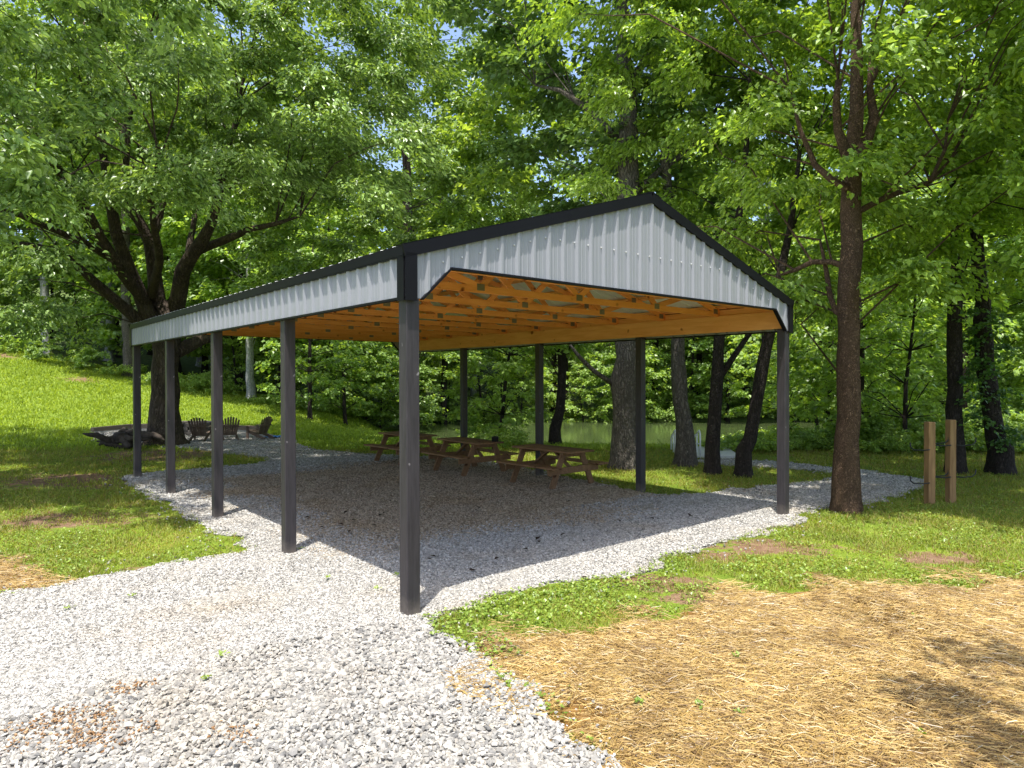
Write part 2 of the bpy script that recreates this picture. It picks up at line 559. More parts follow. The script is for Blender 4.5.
gx = graded(-320, -14, 12, 320, 0.11, 1.07)
gy = graded(-60, 2.0, 22, 420, 0.11, 1.055)
GX, GY = np.meshgrid(gx, gy)
P = np.stack([GX.ravel(), GY.ravel()], 1)
Z = T(P[:, 0], P[:, 1]) + 0.012 * vnoise(P, 2.2, 3) * (np.hypot(P[:, 0], P[:, 1]) < 60)
sd = np.full(len(P), -9.0)
near = (np.abs(P[:, 0]) < 30) & (P[:, 1] < 45)
sd[near] = sdist(P[near], PAD)
Z = Z - 0.05 * sstep(0.0, 0.3, sd)
straw, dirt = ground_masks(P)
forest = np.maximum(sstep(46, 50, P[:, 1]) * (P[:, 0] < -8), sstep(52, 56, P[:, 1]))
forest = np.maximum(forest, sstep(24, 30, P[:, 1]) * sstep(12, 16, P[:, 0]))
nx, ny = len(gx), len(gy)
ii = (np.arange(ny - 1)[:, None] * nx + np.arange(nx - 1)[None, :]).ravel()
FQ = np.stack([ii, ii + 1, ii + nx + 1, ii + nx], 1)
gobj = np_obj('ground', np.column_stack([P, Z]), FQ, M['ground'], None, True, {'straw': straw, 'dirt': dirt, 'forest': forest})
tag(gobj, kind='structure')

# river
rv = bpy.data.objects.new('river', None)
wx = np.linspace(-14, 150, 60)
wy = np.linspace(26, 60, 30)
WX, WY = np.meshgrid(wx, wy)
ii = (np.arange(29)[:, None] * 60 + np.arange(59)[None, :]).ravel()
wobj = np_obj('river', np.column_stack([WX.ravel(), WY.ravel(), np.full(WX.size, -1.45)]), np.stack([ii, ii + 1, ii + 61, ii + 60], 1), M['water'])
tag(wobj, kind='structure')

# gravel bed sheet
x0, y0_ = PAD.min(0) - 0.3
x1, y1_ = PAD.max(0) + 0.3
st = 0.1
bx = np.arange(x0, x1, st)
by = np.arange(y0_, y1_, st)
BXg, BYg = np.meshgrid(bx, by)
P = np.stack([BXg.ravel(), BYg.ravel()], 1)
P0 = P.copy()
sd = np.maximum.reduce([sdist(P + 0.085 * np.stack([vnoise(P, 6, 21) + 0.5 * vnoise(P, 17, 23), vnoise(P, 6, 22) + 0.5 * vnoise(P, 17, 24)], 1), PAD)])
z = T(P[:, 0], P[:, 1]) + np.clip(sd * 0.2, -0.04, 0.02) + 0.006 * vnoise(P, 5, 5)


def dusty_amount(P):
    la = (P - [X0, Y0]) @ AX
    lb = (P - [X0, Y0]) @ BX
    d = np.minimum.reduce([la - 0.9, lb - 2.1, W + 0.6 - la, L - 1.2 - lb])
    return np.clip(d / 1.5 + 0.55 + 0.25 * vnoise(P, 1.6, 8), 0, 1)


nx, ny = len(bx), len(by)
ii = (np.arange(ny - 1)[:, None] * nx + np.arange(nx - 1)[None, :]).ravel()
FQ = np.stack([ii, ii + 1, ii + nx + 1, ii + nx], 1)
keep = (sd[FQ] > -0.02).any(1)
FQ = FQ[keep]
used = np.unique(FQ)
remap = np.full(len(P), -1)
remap[used] = np.arange(len(used))
V = np.column_stack([P, z])[used]
bed = np_obj('gravel_path', V, remap[FQ], M['bed'], None, True, {'dusty': dusty_amount(P)[used]})
tag(bed, kind='structure')

# ------------------------------------------------------------------ gravel stones
def rock_templates(n, seed, flat=0.6, jit=0.28):
    r = np.random.default_rng(seed)
    base = np.array([(-1, -1, -1), (1, -1, -1), (1, 1, -1), (-1, 1, -1), (-1, -1, 1), (1, -1, 1), (1, 1, 1), (-1, 1, 1)], float) * 0.5
    out = []
    for _ in range(n):
        v = base + r.uniform(-jit, jit, (8, 3))
        v = v * [r.uniform(0.8, 1.3), r.uniform(0.6, 0.95), flat * r.uniform(0.6, 1.1)]
        out.append(v)
    return np.array(out)


CUBEF = np.array([(3, 2, 1, 0), (4, 5, 6, 7), (0, 1, 5, 4), (1, 2, 6, 5), (2, 3, 7, 6), (3, 0, 4, 7)])


def rand_rot(n, tilt, r):
    az = r.uniform(0, 2 * PI, n)
    ax = r.normal(0, tilt, n)
    ay = r.normal(0, tilt, n)
    c, s_ = np.cos(az), np.sin(az)
    Rz = np.zeros((n, 3, 3))
    Rz[:, 0, 0] = c
    Rz[:, 0, 1] = -s_
    Rz[:, 1, 0] = s_
    Rz[:, 1, 1] = c
    Rz[:, 2, 2] = 1
    Rx = np.zeros((n, 3, 3))
    Rx[:, 0, 0] = 1
    Rx[:, 1, 1] = np.cos(ax)
    Rx[:, 1, 2] = -np.sin(ax)
    Rx[:, 2, 1] = np.sin(ax)
    Rx[:, 2, 2] = np.cos(ax)
    Ry = np.zeros((n, 3, 3))
    Ry[:, 1, 1] = 1
    Ry[:, 0, 0] = np.cos(ay)
    Ry[:, 0, 2] = np.sin(ay)
    Ry[:, 2, 0] = -np.sin(ay)
    Ry[:, 2, 2] = np.cos(ay)
    return Rz @ Rx @ Ry


def ico_templates(n, seed, flat):
    r = np.random.default_rng(seed)
    bm = bmesh.new()
    bmesh.ops.create_icosphere(bm, subdivisions=1, radius=0.62)
    base = np.array([v.co[:] for v in bm.verts])
    fc = np.array([[v.index for v in f.verts] for f in bm.faces])
    bm.free()
    out = []
    for _ in range(n):
        v = base * r.uniform(0.62, 1.22, (len(base), 1))
        nrm = unit(r.normal(0, 1, 3))
        d_ = v @ nrm
        v = v - np.maximum(d_ - 0.28, 0)[:, None] * nrm     # one cleaved face
        out.append(v * [r.uniform(0.85, 1.35), r.uniform(0.6, 0.95), flat * r.uniform(0.6, 1.1)])
    return np.array(out), fc


def unit(v):
    return v / (np.linalg.norm(v, axis=-1, keepdims=True) + 1e-9)


def scatter_rocks(name, P, size, mat, seed, flat=0.6, lift=0.12, zoff=0.02, tilt=0.35, ico=False):
    r = np.random.default_rng(seed)
    tp, FC = ico_templates(24, seed, flat) if ico else (rock_templates(24, seed, flat), CUBEF)
    n = len(P)
    R = rand_rot(n, tilt, r)
    v = tp[r.integers(0, 24, n)]
    v = np.einsum('nij,nkj->nki', R, v) * size[:, None, None]
    c = np.column_stack([P, T(P[:, 0], P[:, 1]) + zoff + size * lift * r.uniform(0.3, 1.6, n)])
    v = v + c[:, None, :]
    f = (FC[None] + (np.arange(n) * tp.shape[1])[:, None, None]).reshape(-1, FC.shape[1])
    return np_obj(name, v.reshape(-1, 3), f, mat)


def frustum_pts(n, ymin, ymax, r, power=1.0, mx=0.86):
    """points over the ground, weighted to even out density per picture area by 'power'"""
    u = r.uniform(0, 1, n)
    if power == 0:
        y = ymin + (ymax - ymin) * np.sqrt(u * (1 - (ymin / ymax) ** 2) + (ymin / ymax) ** 2)
        y = ymax * np.sqrt((ymin / ymax) ** 2 + u * (1 - (ymin / ymax) ** 2))
    else:
        y = ymin * (ymax / ymin) ** u  # density ~ 1/y^2
    x = r.uniform(-mx, mx, n) * y
    return np.stack([x, y], 1)


r = np.random.default_rng(5)
# fine gravel: density falls with distance, stones grow a little
P = frustum_pts(1050000, 3.2, 27, r)
sdp = sdist(P + 0.085 * np.stack([vnoise(P, 6, 21) + 0.5 * vnoise(P, 17, 23), vnoise(P, 6, 22) + 0.5 * vnoise(P, 17, 24)], 1), PAD)
ok = (sdp > -0.05) & ~((sdist(P, COARSE) > 0.05 + 0.12 * vnoise(P, 5, 30)))
ok |= (sdp <= -0.05) & (sdp > -0.5) & (r.uniform(0, 1, len(P)) < 0.008)
P = P[ok]
dist = np.hypot(P[:, 0], P[:, 1])
size = (0.008 + 0.0009 * dist) * np.clip(r.lognormal(0, 0.32, len(P)), 0.5, 1.7)
du = dusty_amount(P) > r.uniform(0.15, 0.95, len(P))
g1 = scatter_rocks('fine_gravel', P[~du], size[~du], M['gravel'], 51, 0.7)
tag(g1, 'pale grey crushed limestone covering the drive, pad edges and path', 'gravel', kind='stuff')
g2 = scatter_rocks('dusty_gravel', P[du], size[du] * 0.9, M['gravel_dusty'], 52, 0.6)
tag(g2, 'tan dusty gravel under the middle of the pavilion roof', 'gravel', kind='stuff')
# coarse stone
P = frustum_pts(125000, 2.6, 8.0, r, 0)
s1 = sdist(P, COARSE) > 0.05 + 0.12 * vnoise(P, 5, 30)
P = P[s1]
CL = [(*un(60, 742), 0.62, 0.20), (*un(146, 690), 0.24, 0.12), (*un(20, 745), 0.4, 0.22), (*un(105, 742), 0.2, 0.12), (*un(215, 707), 0.08, 0.05)]
clay = np.zeros(len(P), bool)
for x, y, rx, ry in CL:
    clay |= np.hypot((P[:, 0] - x) / rx, (P[:, 1] - y) / ry) + 0.5 * vnoise(P, 7, 31) + 0.3 * vnoise(P, 19, 33) < 0.95
size = 0.0275 * np.clip(r.lognormal(0, 0.34, len(P)), 0.4, 1.75)
kc = clay & (r.uniform(0, 1, len(P)) < 0.2)
g3 = scatter_rocks('coarse_gravel', P[~kc], size[~kc], M['coarse'], 53, 0.72, 0.3, 0.015, 0.5, True)
tag(g3, 'coarse angular grey stone heaped across the front of the drive', 'gravel', kind='stuff')
Pc = P[kc]
Pc = np.repeat(Pc, 9, 0) + r.normal(0, 0.04, (len(Pc) * 9, 2))
g4 = scatter_rocks('clay_rubble', Pc, 0.0095 * np.clip(r.lognormal(0, 0.5, len(Pc)), 0.4, 2.2), M['clayrock'], 54, 0.7, 1.6, 0.012, 0.4, True)
tag(g4, 'orange clay crumbs spilled among the coarse grey stone', 'clay', kind='stuff')

# ------------------------------------------------------------------ straw
P = np.stack([r.uniform(-0.8, 8.0, 300000), r.uniform(2.4, 8.6, 300000)], 1)
e = sdist(P, STRAW) + 0.25 * vnoise(P, 3.0, 41) + 0.12 * vnoise(P, 9, 42)
ok = (e > 0.05 * r.normal(0, 2.5, len(P))) & (P[:, 0] < P[:, 1] * 0.95 + 0.4)
P = P[ok]
P2 = np.stack([r.uniform(-9, -4, 20000), r.uniform(6.6, 8.6, 20000)], 1)
e2 = sdist(P2, STRAW2) + 0.12 * vnoise(P2, 5, 43)
P = np.vstack([P, P2[e2 > 0.03 * r.normal(0, 2, len(P2))]])
n = len(P)
az = r.normal(0.0, 0.95, n) + 0.5 * vnoise(P, 1.8, 44)
ln = r.uniform(0.04, 0.2, n) * r.uniform(0.6, 1.2, n)
wd = r.uniform(0.0007, 0.0017, n)
bend = r.normal(0, 0.28, n)
zb = T(P[:, 0], P[:, 1]) + 0.012 * vnoise(P, 2.2, 3) + r.uniform(0.004, 0.045, n)
tilt = r.normal(0, 0.16, n)
Vs = []
for k, t in enumerate((-0.5, 0.0, 0.5)):
    a2 = az + bend * t
    cx = P[:, 0] + np.cos(a2) * ln * t
    cy = P[:, 1] + np.sin(a2) * ln * t
    cz = zb + tilt * ln * t + (0.012 if k == 1 else 0.0) * r.uniform(0, 1, n)
    cz = np.maximum(cz, T(P[:, 0], P[:, 1]) + 0.012 * vnoise(P, 2.2, 3) + 0.002)
    for sgn in (-1, 1):
        Vs.append(np.stack([cx - np.sin(a2) * wd * sgn, cy + np.cos(a2) * wd * sgn, cz + 0.0015 * sgn], 1))
V = np.stack(Vs, 1).reshape(-1, 3)
o6 = (np.arange(n) * 6)[:, None]
f = np.concatenate([o6 + [0, 1, 3, 2], o6 + [2, 3, 5, 4]])
so = np_obj('straw_mulch', V, f, M['straw'])
tag(so, 'loose golden straw mulch spread over bare soil', 'straw', kind='stuff')

# ------------------------------------------------------------------ grass
def grass_blades(name, P, h, w, mat, r, lean=0.45):
    n = len(P)
    az = r.uniform(0, 2 * PI, n)
    fa = az + r.normal(0, 0.5, n) + PI / 2
    z0 = T(P[:, 0], P[:, 1])
    z0 = z0 - 0.01
    ln = np.abs(r.normal(0, lean, n)) * h
    dx, dy = np.cos(az), np.sin(az)
    sx, sy = np.cos(fa) * w, np.sin(fa) * w
    V = np.stack([
        np.stack([P[:, 0] - sx, P[:, 1] - sy, z0], 1),
        np.stack([P[:, 0] + sx, P[:, 1] + sy, z0], 1),
        np.stack([P[:, 0] + dx * ln * 0.35 + sx * 0.8, P[:, 1] + dy * ln * 0.35 + sy * 0.8, z0 + h * 0.6], 1),
        np.stack([P[:, 0] + dx * ln * 0.35 - sx * 0.8, P[:, 1] + dy * ln * 0.35 - sy * 0.8, z0 + h * 0.6], 1),
        np.stack([P[:, 0] + dx * ln, P[:, 1] + dy * ln, z0 + h], 1)], 1).reshape(-1, 3)
    o5 = (np.arange(n) * 5)[:, None]
    return np_obj(name, V, [o5 + [0, 1, 2, 3], o5 + [3, 2, 4]], mat)


def grass_filter(P, r, pedge=0.02):
    s1 = np.full(len(P), -9.0)
    nr = P[:, 1] < 36
    s1[nr] = sdist(P[nr], PAD)
    straw, dirt = ground_masks(P)
    t = vnoise(P, 3.2, 61) * 0.5 + vnoise(P, 8.5, 62) * 0.3
    pr = np.clip(0.95 + 0.5 * t, 0.1, 1)
    pr *= np.clip(1.15 - 1.5 * np.clip(straw + 0.22 * t - 0.1, 0, 1), 0.004, 1)
    pr *= np.clip(1.15 - 1.2 * dirt + 0.8 * t, 0.06, 1)
    wet = T(P[:, 0], P[:, 1]) > -1.4
    return (s1 < 0.03 - 0.12 * np.clip(t, -1, 1)) & (r.uniform(0, 1, len(P)) < pr) & wet


P = frustum_pts(640000, 4.0, 22, r, 1, 0.84)
P = P[grass_filter(P, r)]
d = np.hypot(P[:, 0], P[:, 1])
gb = grass_blades('grass', P, (0.022 + 0.0018 * d) * r.lognormal(0, 0.35, len(P)), 0.0013 + 0.00036 * d, M['blade'], r, 0.9)
tag(gb, 'short green lawn grass around the pavilion', 'grass', kind='stuff')
P = frustum_pts(240000, 21, 47, r, 0, 0.84)
P = P[grass_filter(P, r) & (P[:, 0] < 14)]
d = np.hypot(P[:, 0], P[:, 1])
gb2 = grass_blades('meadow_grass', P, 0.09 * r.lognormal(0, 0.35, len(P)) + 0.0008 * d, 0.014 + 0.0002 * d, M['blade_meadow'], r, 0.8)
tag(gb2, 'bright mown meadow grass rising up the hill', 'grass', kind='stuff')


# broad weeds / clover leaves among the grass
def leaves_mesh(name, pos, d, s_, L_, Wd, fold, mat, six=False):
    """pos,d,s_ (n,3) base, direction, sideways unit; L_,Wd (n,)"""
    n_ = np.cross(s_, d)
    L3, W3 = L_[:, None], Wd[:, None]
    if six:
        b = pos
        l1 = pos + d * L3 * 0.28 + s_ * W3 * 0.85 + n_ * W3 * fold
        l2 = pos + d * L3 * 0.62 + s_ * W3 * 0.75 + n_ * W3 * (fold * 0.7)
        tp = pos + d * L3 - n_ * L3 * 0.14
        r2 = pos + d * L3 * 0.62 - s_ * W3 * 0.75 + n_ * W3 * (fold * 0.7)
        r1 = pos + d * L3 * 0.28 - s_ * W3 * 0.85 + n_ * W3 * fold
        V = np.stack([b, r1, r2, tp, l2, l1], 1).reshape(-1, 3)
        o = (np.arange(len(pos)) * 6)[:, None]
        return np_mesh(name, V, np.concatenate([o + [0, 1, 2, 3], o + [0, 3, 4, 5]]), mat)
    b = pos
    l1 = pos + d * L3 * 0.45 + s_ * W3 + n_ * W3 * fold
    tp = pos + d * L3
    r1 = pos + d * L3 * 0.45 - s_ * W3 + n_ * W3 * fold
    V = np.stack([b, r1, tp, l1], 1).reshape(-1, 3)
    o = (np.arange(len(pos)) * 4)[:, None]
    return np_mesh(name, V, np.concatenate([o + [0, 1, 2], o + [0, 2, 3]]), mat)


def unit(v):
    return v / (np.linalg.norm(v, axis=-1, keepdims=True) + 1e-9)


P = frustum_pts(130000, 4.0, 16, r, 1, 0.84)
s1 = sdist(P, PAD)
tt = vnoise(P, 2.1, 71) + 0.6 * vnoise(P, 6, 72)
k1 = grass_filter(P, r) & (tt > -0.1)
edge = (s1 > -0.4) & (s1 < 0.02) & (P[:, 0] > -1.0) & (P[:, 0] < 2.2) & (P[:, 1] < 9) & (P[:, 1] > 5.4)
P = np.vstack([P[k1], P[edge & (r.uniform(0, 1, len(P)) < 0.8)]])
n = len(P)
az = r.uniform(0, 2 * PI, n)
el = r.uniform(-0.1, 0.75, n)
d = np.stack([np.cos(az) * np.cos(el), np.sin(az) * np.cos(el), np.sin(el)], 1)
s_ = unit(np.cross(d, [0, 0, 1.0]))
Ll = r.uniform(0.02, 0.045, n)
pos = np.column_stack([P, T(P[:, 0], P[:, 1]) + r.uniform(0.004, 0.05, n)])
co = link(bpy.data.objects.new('clover', leaves_mesh('clover', pos, d, s_, Ll, Ll * 0.42, 0.2, M['clover'])))
tag(co, 'broad clover and weed leaves mixed through the lawn', 'weeds', kind='stuff')
# stray weed tufts and fallen leaves on the gravel
wp = [un(*q) for q in ((222, 663), (208, 686), (328, 583), (301, 552), (396, 579), (377, 594), (68, 614), (435, 640), (740, 722), (700, 715), (135, 601), (640, 712), (922, 741), (739, 664))]
pos, d = [], []
for q in wp:
    for k in range(8):
        a, e_ = r.uniform(0, 6.28), r.uniform(0.1, 0.9)
        pos.append((q[0] + r.normal(0, 0.02), q[1] + r.normal(0, 0.02), 0.05))
        d.append((math.cos(a) * math.cos(e_), math.sin(a) * math.cos(e_), math.sin(e_)))
pos, d = np.array(pos), np.array(d)
s_ = unit(np.cross(d, [0, 0, 1.0]))
Ll = r.uniform(0.025, 0.05, len(pos))
wo = link(bpy.data.objects.new('weeds', leaves_mesh('weeds', pos, d, s_, Ll, Ll * 0.35, 0.2, M['clover'])))
tag(wo, 'tiny green weeds sprouting through the gravel and straw', 'weeds', kind='stuff')
q = np.array([un(a, b) for a, b in ((340, 521), (372, 528), (324, 531), (344, 517), (285, 508), (281, 518), (447, 491), (500, 499), (480, 511), (452, 509), (690, 519), (708, 515), (560, 540), (583, 545), (570, 501), (600, 510), (430, 560), (470, 575), (640, 533), (400, 505))])
q = np.vstack([q, q + r.normal(0, 0.35, q.shape), q + r.normal(0, 0.6, q.shape)])
n = len(q)
az = r.uniform(0, 6.28, n)
d = np.stack([np.cos(az), np.sin(az), r.uniform(-0.1, 0.4, n)], 1)
d = unit(d)
s_ = unit(np.cross(d, [0, 0, 1.0]))
Ll = r.uniform(0.05, 0.11, n)
fo = link(bpy.data.objects.new('fallen_leaves', leaves_mesh('fallen_leaves', np.column_stack([q, np.full(n, 0.05)]), d, s_, Ll, Ll * 0.38, 0.35, M['litter'])))
tag(fo, 'dark dead leaves scattered on the shaded gravel', 'fallen leaves', kind='stuff')

# ------------------------------------------------------------------ pavilion
pav = thing('picnic_pavilion', 'open gable roofed pavilion with dark posts, white steel siding and exposed orange trusses', 'pavilion', (X0, Y0, 0), YAW)
TZ = 3.03                     # bottom of siding
ZE, SL = 3.42, 1.13 / (W / 2 + 0.15)   # roof underside height at the eave (a = -0.15) and slope


def roofz(a):
    return ZE + SL * (min(a, W - a) + 0.15)


PW = 0.145
for k in range(5):
    b = L * k / 4
    for a in (0.0, W):
        if a == 0 and k == 0:
            top = TZ + 0.3
        else:
            top = TZ + 0.03
        mb = MB().box((0, 0, (top - 0.15) / 2), (PW, PW, top + 0.15))
        p = mb.obj('post', M['post'], pav, bevel=0.008)
        p.location = (a, b, 0)
p = None
# screws on the front post
# side beams on the posts
for a in (0.0, W):
    MB().box((a, L / 2, TZ + 0.03 + 0.155), (0.085, L + 0.06, 0.29)).obj('beam', M['pine_beam'], pav, bevel=0.004)


for a in (0.0, W):
    MB().box((a + (0.022 if a else -0.022), L / 2, TZ + 0.385), (0.03, L + 0.04, 0.10)).obj('blocking', M['pine_beam'], pav)


def ribbed(u0, u1, zb, zt, place, period=0.2286, rib=0.028, minor=0.004):
    """ribbed steel sheet as columns; zb(u), zt(u); place(u, off, z)"""
    us = []
    n = int((u1 - u0) / period) + 2
    for k in range(n):
        c = u0 + k * period
        for du, h in ((-0.036, 0), (-0.014, rib), (0.014, rib), (0.036, 0), (0.068, 0), (0.076, minor), (0.084, minor), (0.092, 0), (0.136, 0), (0.144, minor), (0.152, minor), (0.160, 0)):
            u = c + du
            if u0 <= u <= u1:
                us.append((u, h))
    us = [(u0, 0.0)] + us + [(u1, 0.0)]
    V, Fs = [], []
    for u, h in us:
        V.append(place(u, h, zb(u)))
        V.append(place(u, h, zt(u)))
    for i in range(len(us) - 1):
        Fs.append((2 * i, 2 * i + 2, 2 * i + 3, 2 * i + 1))
    return V, Fs


OFF = 0.078
# eave siding, both sides
for a, sg in ((-OFF, -1), (W + OFF, 1)):
    V, Fs = ribbed(-OFF + 0.01, L + OFF - 0.01, lambda u: TZ, lambda u: ZE - 0.005, lambda u, h, z: (a + sg * h, u, z))
    MB().add(V, Fs).obj('eave_siding', M['siding'], pav)
    MB().box((a + sg * 0.004, L / 2, TZ - 0.004), (0.05, L + 2 * OFF, 0.022)).obj('bottom_trim', M['trim'], pav)


def gzb(u):
    v = min(u, W - u)
    return TZ + min(max(v - 0.10, 0) * 1.0, 0.325)


# split at the corners of the notch so the lower edge stays crisp
for b, sg in ((-OFF, -1), (L + OFF, 1)):
    V, Fs = ribbed(-OFF + 0.01, W + OFF - 0.01, gzb, lambda u: roofz(u) - 0.03, lambda u, h, z: (u, b + sg * h, z))
    MB().add(V, Fs).obj('gable_siding', M['siding'], pav)
    tb = MB()
    yy = b + sg * 0.004
    pts = [(0.09, TZ - 0.004), (0.10 + 0.325, TZ + 0.321), (W - 0.425, TZ + 0.321), (W - 0.09, TZ - 0.004)]
    for (u, z), (u2, z2) in zip(pts[:-1], pts[1:]):
        tb.bar((u, yy, z), (u2, yy, z2), 0.06, 0.022)
    tb.obj('bottom_trim', M['trim'], pav)
sm_ = MB().box((0, 0, 0), (0.016, 0.014, 0.016)).mesh('screw', M['screw'], False, 0.003)
for k in range(2, 30):
    u = -OFF + 0.01 + k * 0.2286 - 0.05
    o = link(bpy.data.objects.new('screw', sm_), pav)
    o.location = (u, -OFF - 0.005, min(TZ + 0.80, roofz(u) - 0.16))
# corner trim (black angle over the siding corners)
for a, sa in ((-OFF, -1), (W + OFF, 1)):
    for b, sg in ((-OFF, -1), (L + OFF, 1)):
        mb = MB()
        mb.box((a - sa * 0.036, b + sg * 0.034, (TZ + ZE) / 2), (0.13, 0.012, ZE - TZ + 0.06))
        mb.box((a + sa * 0.034, b - sg * 0.04, (TZ + ZE) / 2), (0.012, 0.12, ZE - TZ + 0.06))
        mb.obj('corner_trim', M['trim'], pav)

# roof sheets: ribs run up the slope
for sg in (0, 1):
    def place(u, h, t, sg=sg):
        a = -0.113 + t * (W / 2 + 0.113)
        z = roofz(a) + 0.075 + h
        return (a if sg == 0 else W - a, u, z)
    V, Fs = ribbed(-0.10, L + 0.10, lambda u: 0.0, lambda u: 1.0, place, rib=0.02)
    MB().add(V, Fs).obj('roof_panel', M['roofing'], pav)
    # eave trim
    a = -0.10 if sg == 0 else W + 0.10
    s2 = -1 if sg == 0 else 1
    mb = MB()
    mb.box((a + s2 * 0.012, L / 2, ZE + 0.05), (0.02, L + 0.19, 0.098))
    mb.box((a + s2 * 0.002, L / 2, ZE - 0.004), (0.034, L + 0.18, 0.010))
    mb.obj('eave_trim', M['trim'], pav)
    # rake trim front and back
    for b, sb_ in ((-0.108, -1), (L + 0.108, 1)):
        mb = MB()
        e0 = Vector((-0.125, b, roofz(-0.125) + 0.03))
        e1 = Vector((W / 2, b, roofz(W / 2) + 0.03))
        if sg:
            e0.x, e1.x = W - e0.x, W - e1.x
        mb.bar(e0, e1, 0.02, 0.128)
        i_ = Vector((0, -sb_ * 0.02, -0.056))
        mb.bar(e0 + i_, e1 + i_, 0.024, 0.012)
        t_ = Vector((0, -sb_ * 0.06, 0.063))
        mb.bar(e0 + t_, e1 + t_, 0.14, 0.01)
        mb.obj('rake_trim', M['trim'], pav)
rc = MB()
for sgn in (-1, 1):
    rc.bar((W / 2 + sgn * 0.09, -0.12, roofz(W / 2) + 0.105 - 0.09 * SL), (W / 2 + sgn * 0.09, L + 0.12, roofz(W / 2) + 0.105 - 0.09 * SL), 0.19, 0.012, (sgn * SL, 0, 1))
rc.obj('ridge_cap', M['trim'], pav)

# trusses across the span
NTR = 11
CZ = 3.345


def truss_pieces():
    mb = MB()
    ch = 0.09
    th = 0.04
    mb.box((W / 2, 0, CZ + ch / 2), (W + 0.02, th, ch))                      # bottom chord
    for sg in (0, 1):
        p = Vector((-0.05, 0, roofz(-0.05) - 0.045))
        q = Vector((W / 2, 0, roofz(W / 2) - 0.045))
        if sg:
            p.x, q.x = W - p.x, W - q.x
        mb.bar(p, q, th, ch)
    joints = []
    zt = lambda a: roofz(a) - 0.09
    zc = CZ + ch
    tw = 0.038
    tops = [0.13, 0.37, 0.63, 0.87]
    chs = [0.25, 0.5, 0.75]
    for a, b in ((0.13, 0.25), (0.37, 0.25), (0.37, 0.5), (0.63, 0.5), (0.63, 0.75), (0.87, 0.75)):
        mb.bar((a * W, 0.0005, zt(a * W)), (b * W, 0.0005, zc - 0.02), tw, 0.085, (1, 0, 0.3))
    joints = [(0.12, CZ + 0.09), (W - 0.12, CZ + 0.09), (W / 2, zt(W / 2))] + [(b * W, CZ + 0.07) for b in chs] + [(a * W, zt(a * W) + 0.02) for a in tops]
    return mb, joints


mb, joints = truss_pieces()
t0 = mb.obj('truss', M['pine'], pav)
pm = MB().box((0, -0.0225, 0), (0.12, 0.003, 0.085)).box((0, 0.0225, 0), (0.12, 0.003, 0.085)).mesh('connector_plate', M['plate'])
for a, z in joints:
    o = link(bpy.data.objects.new('connector_plate', pm), t0)
    o.location = (a, 0, z)
for k in range(NTR):
    t = t0 if k == 0 else copy_tree(t0, pav)
    t.location = (0, 0.03 + (L - 0.06) * k / (NTR - 1), 0)
# purlins
for sg in (0, 1):
    for k in range(6):
        a = 0.03 + k * (W / 2 - 0.14) / 5
        z = roofz(a) + 0.0215 + 0.012
        mb = MB().bar((a if sg == 0 else W - a, -0.06, z), (a if sg == 0 else W - a, L + 0.06, z), 0.09, 0.038, (SL * (-1 if sg == 0 else 1), 0, 1))
        mb.obj('purlin', M['pine_beam'], pav)

# ------------------------------------------------------------------ picnic tables
def make_table(label):
    t = thing('picnic_table', label, 'picnic table', group='picnic tables under the pavilion')
    H, LN = 0.745, 1.78
    mb = MB()
    for k in range(5):
        mb.box(((k - 2) * 0.146, 0, H - 0.019), (0.138, LN, 0.038))
    mb.obj('tabletop', M['table'], t, bevel=0.004)
    for sx in (-1, 1):
        mb = MB()
        for k in (0, 1):
            mb.box((sx * (0.60 + k * 0.146), 0, 0.43), (0.138, LN, 0.038))
        mb.obj('bench_seat', M['table'], t, bevel=0.004)
    for sy in (-1, 1):
        y = sy * 0.60
        for sx in (-1, 1):
            MB().bar((sx * 0.26, y, H - 0.04), (sx * 0.60, y, -0.01), 0.04, 0.135, (1, 0, 0.4)).obj('leg', M['table'], t)
        MB().box((0, y + sy * 0.0405, 0.345), (1.50, 0.038, 0.13)).obj('seat_support', M['table'], t, bevel=0.004)
        MB().box((0, y + sy * 0.0405, H - 0.085), (0.68, 0.038, 0.09)).obj('top_cleat', M['table'], t)
        MB().bar((0, y - sy * 0.05, 0.36), (0, sy * 0.08, H - 0.06), 0.085, 0.038).obj('brace', M['table'], t)
    return t


def at_local(a, b):
    q = np.array([X0, Y0]) + AX * a + BX * b
    return q


tb0 = make_table('nearest picnic table of the row, its far legs beside the lit grass')
spots = [(6.52, 4.86, 0.02, tb0['label']),
         (6.28, 7.48, -0.03, 'middle picnic table of the row, standing between the two others'),
         (6.15, 10.12, 0.03, 'farthest picnic table of the row, partly hidden behind the front corner post')]
for k, (a, b, dr, lab) in enumerate(spots):
    t = tb0 if k == 0 else copy_tree(tb0)
    q = at_local(a, b)
    t.location = (q[0], q[1], 0.035)
    t.rotation_euler = (0, 0, YAW + dr)
    t['label'] = lab
# small cooking pot left on the end of the middle table
q = at_local(6.48, 6.74)
pt = thing('cooking_pot', 'small dark lidded pot on the near end of the middle picnic table', 'pot', (q[0], q[1], 0.78))
mb = MB().tube([(0, 0, 0), (0, 0, 0.01), (0, 0, 0.10), (0, 0, 0.105)], [0.07, 0.08, 0.085, 0.088], 16)
mb.obj('pot_body', M['iron'], pt, True)
MB().tube([(0, 0, 0.106), (0, 0, 0.12), (0, 0, 0.132)], [0.086, 0.07, 0.02], 16).obj('lid', M['iron'], pt, True)

